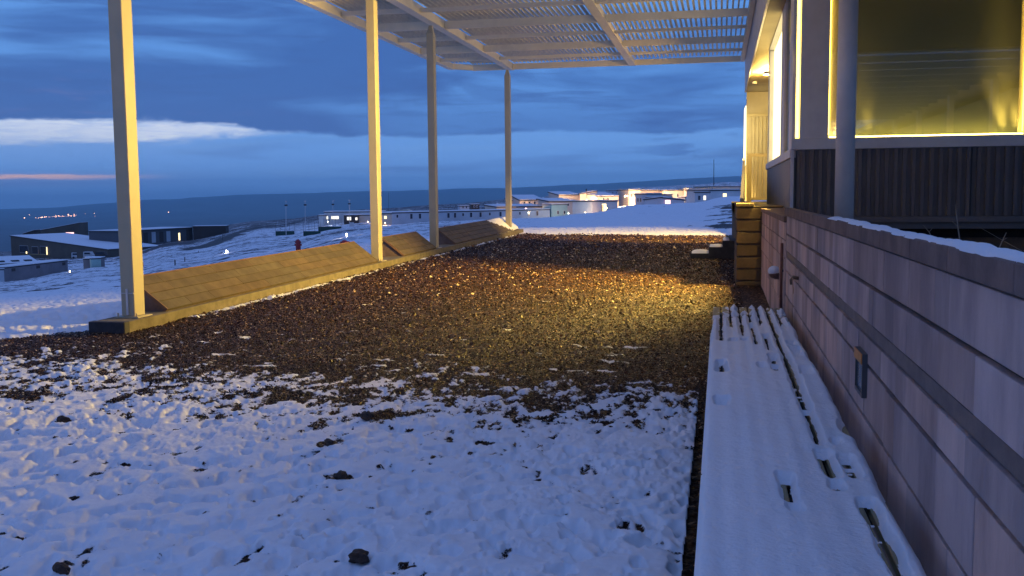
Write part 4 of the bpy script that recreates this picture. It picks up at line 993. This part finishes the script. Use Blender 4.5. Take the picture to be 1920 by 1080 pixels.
# left hand valley buildings
t, W_, L_ = house('long_museum_building', 'large wedge shaped olive building with a snowy sloping roof and lit glass front', 'building', 22, 483, 345, 203, 482, 320, 7.4, 22, M['olive'], H1=3.6, wins=[(.14, 2.0, 4.5, 2.2, M['glassdark'], 'window'), (.26, 1.6, 3.2, 2.4, M['olive_dark'], 'window'), (.355, 1.6, 3.6, 2.6, M['olive_dark'], 'window')])
def patchbox(W_, u0, u1, v0, v1, w0, w1, m, name, par):
    mb = MB(par.location); mb.hexa([W_(u0, v0, w0), W_(u1, v0, w0), W_(u1, v1, w0), W_(u0, v1, w0), W_(u0, v0, w1), W_(u1, v0, w1), W_(u1, v1, w1), W_(u0, v1, w1)]); return mb.build(name, m, par)
patchbox(W_, L_ * .165, L_ * .175, -.2, -.1, 1.6, 2.3, ww_, 'doorway_light', t)
patchbox(W_, L_ * .385, L_ * .393, -.2, -.1, 1.4, 4.0, ww_, 'doorway_light', t)
patchbox(W_, L_ * .30, L_ * .305, -.2, -.1, 1.6, 3.0, M['orange'], 'door', t)
patchbox(W_, L_ * .20, L_ * .42, -.2, -.1, 1.3, 1.5, mat('dim amber reveal', (.45, .32, .12), .6), 'door_sill', t)
house('upper_block', 'dark box storey with a pink lit balcony above the wedge shaped building', 'building', 77, 447, 372, 149, 452, 372, 4.0, 8, M['olive'], H1=6.6, wins=[(.76, 2.3, 3.0, .95, M['pinklight'], 'window')], eave=.05)
house('upper_block', 'small dark block above the left end of the wedge shaped building', 'building', 43, 447, 375, 64, 447, 375, 1.6, 6, M['olive_dark'], H1=2.9, eave=.05)
house('low_block', 'dark block with tiny lights just left of the nearest post', 'building', 169, 455, 390, 205, 456, 390, 2.4, 8, M['olive_dark'], H1=3.0, wins=[(.3, 1.0, .5, .5, M['whitewin'], 'window'), (.6, 1.0, .5, .5, M['whitewin'], 'window')], eave=.05)
wn = []
for k, u in enumerate([.10, .20, .31, .42, .53, .63]): wn.append((u, .6, 2.0, 3.6, (M['grey_house'] if k % 2 else M['olive_dark']), 'shutter'))
wn += [(.79, .7, .9, 2.7, M['warmwin'], 'window'), (.93, .4, 2.2, 4.0, M['olive_dark'], 'shutter')]
house('long_grey_building', 'long dark flat roofed building with pale wall panels and one glowing door', 'building', 230, 462, 340, 362, 452, 376, 5.0, 14, mat('dark slate cladding', (.10, .105, .12), .6), wins=wn, eave=.5)
house('grey_block', 'narrow grey block at the right end of the long dark flat roofed building', 'building', 362.6, 450, 374, 369, 449, 380, 5.0, 12, M['olive_dark'], eave=.2)
# container and its neighbours
t, W_, L_ = house('shipping_container', 'long grey storage container half buried in snow at the left edge', 'container', 11, 529, 168, 128, 513, 186, 2.3, 3, M['grey_box'], eave=.02, wins=[(.12, 1.75, .8, .35, M['olive_dark'], 'vent'), (.5, 1.75, .8, .35, M['olive_dark'], 'vent'), (.93, 1.75, .8, .35, M['olive_dark'], 'vent')])
t, W_, L_ = house('low_cabin', 'low cabin with dark skylights in its snowy roof behind the grey container', 'building', -30, 502, 200, 72, 499, 206, .6, 9, M['grey_house'], drop=.9, eave=.1)
for u in (.33, .60, .84): 
    patchbox(W_, L_ * u - .7, L_ * u + .7, 1.0, 2.6, 1.05, 1.35, M['dark'], 'skylight', t)
house('white_shed', 'pale curved shed at the far left edge of the photo', 'shed', -20, 527, 168, 9, 525, 168, 1.8, 3, M['grey_house'], eave=.02)
house('storage_cabinet', 'pale green edged storage cabinet on the snow left of the nearest post', 'cabinet', 160, 503, 200, 172, 504, 196, 2.0, 1.8, M['mint'], eave=.02, wins=dk3([.75], 0.1, .25, 1.7))
house('grey_cabinet', 'dark grey cabinet attached right of the pale green cabinet', 'cabinet', 173, 503.5, 197, 197, 502, 202, 1.95, 1.8, M['grey_box'], eave=.02)

def lamp(x, y, D, power, label, matn='lampbulb', r=.14, col=(1, .62, .30), h=1.2, name='street_lamp', back=0.0):
    p0 = P(x, y, D); t = thing(name, label, 'lamp', 'lit lamps of the camp', p0)
    mb = MB(p0); sphere(mb, p0, r, 8); mb.build('bulb', M[matn], t, True)
    mb = MB(p0); mb.tube([p0 + Vector((0, 0, -r)), p0 + Vector((0, 0, -h))], .05, 6); mb.tube([p0 + Vector((0, 0, r)), p0 + Vector((0, 0, r + .06))], [r * .9, .05], 8); mb.build('pole', M['dark'], t)
    light('light', 'POINT', p0 - fw * (r + .12) - Vector((0, 0, .12)), power * (1.6 if D > 215 and x > 900 else 1), col, t, shadow_soft_size=.08)
OR = (1, .60, .28)
lamp(425, 471.5, Dg(425, 474) - .5, 60, 'bright white path lamp alone on the snow slope', 'lampbulb_white', .13, (.9, .85, 1), .8)
lamp(986, 391.5, 232, 500, 'lamp on the low cream hut beside the farthest post', 'lampbulb_pink', .16, OR)
lamp(1002, 391, 251, 900, 'unseen lamp added behind the low cream hut to light the upper row', 'lampbulb', .05, OR, .6)  # hidden lamp added to warm the house walls above the hut
lamp(1172, 368, 280, 900, 'left lamp of the pair before the cream terrace', 'lampbulb', .14, OR)
lamp(1235, 369, 282, 2600, 'lamp above the snowy ridge of the low wide cabin', 'lampbulb', .16, OR)
lamp(1262, 371, 279, 1600, 'dim lamp between the ridge and the brightest terrace lamp', 'lampbulb', .05, OR)
lamp(1291, 372, 276, 3200, 'brightest lamp at the foot of the cream terrace', 'lampbulb', .38, (1, .68, .32))
lamp(1212, 371, 281, 2600, 'lamp between the terrace and the two window house', 'lampbulb', .10, OR)
lamp(1314, 358, 270, 1500, 'pink lamp above the white house at the end of the terrace', 'lampbulb_pink', .22, (1, .6, .5))
lamp(1250, 378, 197, 120, 'pink porch lamp of the low wide cabin', 'lampbulb_pink', .22, (1, .55, .5), .6)
lamp(1176, 367, 277, 300, 'small right lamp of the pair before the cream terrace', 'lampbulb_pink', .10, OR)
lamp(1137, 390, 221, 160, 'lamp in the orange doorway', 'lampbulb', .12, OR, .8)
lamp(1140, 375, 278, 2600, 'unseen lamp added below the upper house right of the chimney', 'lampbulb', .05, OR)  # this and the next two: unseen lamps added to light the upper houses
lamp(1100, 374, 283, 2600, 'unseen lamp added below the chimney house', 'lampbulb', .05, OR)
lamp(1070, 374, 287, 1500, 'unseen lamp added below the leftmost upper house', 'lampbulb', .05, OR)
lamp(1050, 386, 231, 500, 'tiny lamp added over the mint shed roof to light the house behind', 'lampbulb', .05, OR)  # added to brighten the pale house front behind the shed
lamp(1066, 399, 220, 260, 'low lamp at the corner of the mint shed', 'lampbulb', .05, (.8, 1, .9), .5)
lamp(1097, 398, 220, 550, 'low lamp added to light the front of the four window house', 'lampbulb', .05, OR, .5)  # added source for the warm light on this house wall
lamp(917.5, 392, 258, 60, 'magenta lamp on the small red hut', 'lampbulb_pink', .2, (1, .3, .9), .8)
lamp(938, 396, 250, 200, 'small lamp between the red hut and the white hut', 'lampbulb', .07, OR, .6)
lamp(1350, 366, 270, 900, 'small lamp behind the rightmost pale house', 'lampbulb', .05, OR)
lamp(650, 440, Dg(650, 444) - 1, 500, 'low lamp shining on the snow bank below the brown cabin', 'lampbulb_white', .07, (1, .8, .65), .5)
lamp(722, 418, 194, 300, 'low lamp in front of the lit annex', 'lampbulb', .05, OR, .5)
lamp(690, 415, 240, 400, 'low lamp in front of the grey cabin', 'lampbulb', .04, OR, .5)
lamp(615, 415, 250, 400, 'low lamp in front of the white building', 'lampbulb_white', .04, (.95, 1, .9), .5)
lamp(115.5, 492, 196, 60, 'tall thin light post behind the grey container', 'lampbulb_white', .10, (1, 1, .9), .8)
lamp(131, 509, 176, 20, 'tiny lamp at the right end of the grey container', 'lampbulb', .09, OR, .5)
for k, (x, y) in enumerate([(249, 470), (253.5, 472), (257.5, 473.8), (261.5, 475.5)]):
    lamp(x, y, 290, 6, ('first', 'second', 'third', 'last')[k] + ' of four pink lamps in a row down the slope, counted from the post', 'lampbulb_pink', .20, (1, .7, .6), .6)
lamp(277, 476.5, 290, 6, 'single pink lamp right of the row of four', 'lampbulb_pink', .16, (1, .7, .6), .6)
for k, (x, y) in enumerate([(238, 435.5), (247, 435.5), (256, 435.2), (264, 434.5)]): lamp(x, y, 420, 40, ('first', 'second', 'third', 'fourth')[k] + ' orange lamp over the roof of the long dark building, from the left', 'lampbulb', .16, (1, .6, .2), 3)
for k, (x, y) in enumerate([(277, 431), (283, 430), (289, 430.5), (295, 431)]): lamp(x, y, 470, 40, ('first', 'second', 'third', 'fourth')[k] + ' lamp of the bright orange group behind the long dark building, from the left', 'lampbulb', .24, (1, .6, .2), 4)
lamp(174, 443, 400, 10, 'tiny lamp above the dark block left of the nearest post', 'lampbulb', .14, OR, 2)

# distant town lights on the plain
for k in range(36):
    if k < 24: x = 68 + k * 3.3 + random.uniform(-1, 1); y = 408.3 - k * .20 + random.uniform(-.8, .8)
    else: x, y = [(46, 408.5), (55, 403), (177, 400), (178, 406), (316, 398), (160, 401), (80, 407), (84, 406.5), (105, 404), (110, 404.5), (128, 402), (139, 402)][k - 24]
    D = 9000; p0 = P(x, y, D); mb = MB(p0); sphere(mb, p0, random.uniform(1.4, 4.2), 6); o = mb.build('town_light', M['cityglow']); o.location = p0
    tag(o, 'tiny orange light of the distant town on the plain', 'light', 'lights of the distant town')

# masts
def mast(x, yt, yb, D, label, head=True, r=.09):
    a, c = P(x, yb, D), P(x, yt, D); t = thing('floodlight_mast' if head else 'antenna_mast', label, 'mast', 'masts over the camp', a)
    mb = MB(a); mb.tube([a + Vector((0, 0, -2)), c], [r, r * .6], 8); mb.build('pole', M['white'] if head else M['dark'], t)
    if head:
        mb = MB(a); q = c + Vector((0, 0, -.75)); mb.obox(q, (1, 0, 0), (0, 1, 0), .28, .16, q.z - .2, q.z + .12); mb.build('floodlight', M['dark'], t)
        mb = MB(a); mb.obox(c, (1, 0, 0), (0, 1, 0), .16, .1, c.z - .1, c.z + .15); mb.build('head', M['white'], t)
mast(536, 378, 427, 215, 'leftmost white floodlight mast by the sports court')
mast(572, 377.5, 424, 222, 'second white floodlight mast from the left')
mast(624, 377, 420, 235, 'third white floodlight mast, in front of the white building')
mast(655, 376, 418, 245, 'rightmost white floodlight mast, above the brown cabin')
mast(1338.5, 299, 352, 330, 'tall thin dark antenna mast over the right end of the camp', False, .14)
mast(728.5, 361, 400, 330, 'faint thin antenna mast right of the second pergola post', False, .05)
# sports court sheets and netting posts
def sheet(x0, x1, y0, y1, D, m, name, label, cat, g=None, th=.1):
    D = Dg(.5 * (x0 + x1), y1, 60)
    a = P(x0, y1, D); c = P(x1, y1, D); e_ = P(x0, y0, D); t = thing(name, label, cat, g, a)
    ax = c - a; ax.z = 0; mb = MB(a); n = Vector((-ax.y, ax.x, 0)).normalized() * th
    mb.hexa([a - Vector((0, 0, .8)), c - Vector((0, 0, .8)), c + n - Vector((0, 0, .8)), a + n - Vector((0, 0, .8)), Vector((a.x, a.y, e_.z)), Vector((c.x, c.y, e_.z)), Vector((c.x, c.y, e_.z)) + n, Vector((a.x, a.y, e_.z)) + n]); mb.build('sheet', m, t)
    mb = MB(a); k = max(2, int(ax.length / 1.0))
    for i in range(k + 1):
        q = a + ax * (i / k); mb.tube([Vector((q.x, q.y, a.z - .5)), Vector((q.x, q.y, e_.z + 1.6))], .025, 5)
    mb.build('net_post', M['dark'], t)
sheet(517, 552, 433.5, 441, 190, M['green'], 'court_screen', 'dark green court screen, leftmost of the front pair', 'screen', 'green court screens')
sheet(569, 601, 433.5, 440.5, 190, M['green'], 'court_screen', 'dark green court screen, right one of the front pair', 'screen', 'green court screens')
sheet(597, 640, 425, 431, 215, M['green'], 'court_screen', 'dark green court screen farther back, in front of the white building', 'screen', 'green court screens')
sheet(656, 664, 417, 425, 225, M['white'], 'white_board', 'small white board in front of the brown cabin', 'board')
# red markers
def marker(x, yt, yb, D, label):
    D = Dg(x, yb, 30)
    a, c = P(x, yb, D), P(x, yt, D); t = thing('fire_hydrant', label, 'hydrant', 'red hydrants in the snow', a); h = c.z - a.z
    mb = MB(a); mb.tube([a - Vector((0, 0, .5)), a + Vector((0, 0, h * .85)), a + Vector((0, 0, h * .93)), c], [.15, .14, .11, .03], 12); mb.build('barrel', M['red'], t, True)
    mb = MB(a); q = a + Vector((0, 0, h * .6)); mb.tube([q - r0 * .2, q + r0 * .2], .06, 8); mb.tube([q + Vector((0, 0, h * .2)) - r0 * .17, q + Vector((0, 0, h * .2)) + r0 * .17], .05, 8); mb.build('outlet', M['red'], t)
marker(559.5, 449, 474, 62, 'taller red hydrant standing in the snow beyond the nearest ledge')
marker(647, 451.5, 468, 64, 'red hydrant mostly hidden behind the end of the nearest ledge')
t = thing('red_box', 'small dark red box on a post in the snow right of the nearest post', 'box'); c = P(264.5, 496, 120)
mb = MB(); mb.obox(c, (1, 0, 0), (0, 1, 0), .2, .2, c.z - .25, c.z + .25); mb.build('box', M['red'], t); mb = MB(); mb.tube([c - Vector((0, 0, .25)), c - Vector((0, 0, 1.2))], .04, 6); mb.build('post', M['dark'], t)
for k, (x, yt, yb) in enumerate([(328, 487, 498), (346.5, 482, 491), (417, 437, 450), (372, 470, 474)]):
    D = Dg(x, yb); a, c = P(x, yb, D), P(x, yt, D); mb = MB(a); mb.tube([a - Vector((0, 0, .6)), c], [.06, .05], 6); o = mb.build('marker_stake', M['dark']); o.location = a
    tag(o, 'dark marker stake in the snow, ' + ('nearest, left of the road', 'just below the end of the road', 'highest on the slope', 'shortest, beside the road')[k], 'stake', 'marker stakes on the slope')
# parked vans
def van(x0, x1, yb, D, label, m):
    D = Dg(.5 * (x0 + x1), yb, 60)
    a = P(x0, yb, D); c = P(x1, yb, D); ax = c - a; ax.z = 0; L = ax.length; ax.normalize(); ay = Vector((-ax.y, ax.x, 0)); t = thing('parked_van', label, 'van', 'vans parked by the wedge shaped building', a)
    def W(u, v, w): return a + ax * u + ay * v + Vector((0, 0, w))
    mb = MB(a); prof = [(0, .35), (L, .35), (L, 1.0), (L * .86, 1.15), (L * .74, 1.95), (.1, 2.0), (0, 1.1)]
    vs = [W(u, 0, w) for u, w in prof] + [W(u, 1.8, w) for u, w in prof]; n = len(prof)
    mb.add(vs, [tuple(range(n))[::-1], tuple(range(n, 2 * n))] + [(i, (i + 1) % n, n + (i + 1) % n, n + i) for i in range(n)]); mb.build('body', m, t)
    for u in (L * .2, L * .8):
        mb = MB(a); mb.tube([W(u, -.06, .34), W(u, .2, .34)], .36, 14); mb.build('wheel', M['dark'], t)
    mb = MB(a); mb.hexa([W(L * .12, -.02, 1.2), W(L * .7, -.02, 1.2), W(L * .7, .02, 1.2), W(L * .12, .02, 1.2), W(L * .12, -.02, 1.75), W(L * .66, -.02, 1.75), W(L * .66, .02, 1.75), W(L * .12, .02, 1.75)]); mb.build('window', dkw, t)
van(134, 154, 485, 270, 'left white van parked before the wedge shaped building', M['white'])
van(156, 175, 484, 272, 'right white van parked before the wedge shaped building', M['white'])
van(178, 200, 484, 275, 'dark van nearest the front post', M['olive_dark'])

# ------------------------------------------------------------------ the air
hm = bpy.data.materials.new('haze air'); hm.use_nodes = True; n_ = hm.node_tree; n_.nodes.clear()
vp = n_.nodes.new('ShaderNodeVolumePrincipled'); vp.inputs['Color'].default_value = (.50, .86, 1, 1); vp.inputs['Density'].default_value = 4.2e-5; vp.inputs['Anisotropy'].default_value = 0
oo = n_.nodes.new('ShaderNodeOutputMaterial'); n_.links.new(vp.outputs[0], oo.inputs['Volume'])
mb = MB(); mb.box(-36000, 36000, -2000, 36000, -1300, 620)
hz = mb.build('haze', hm); tag(hz, 'thin blue evening haze over the plain', kind='stuff')
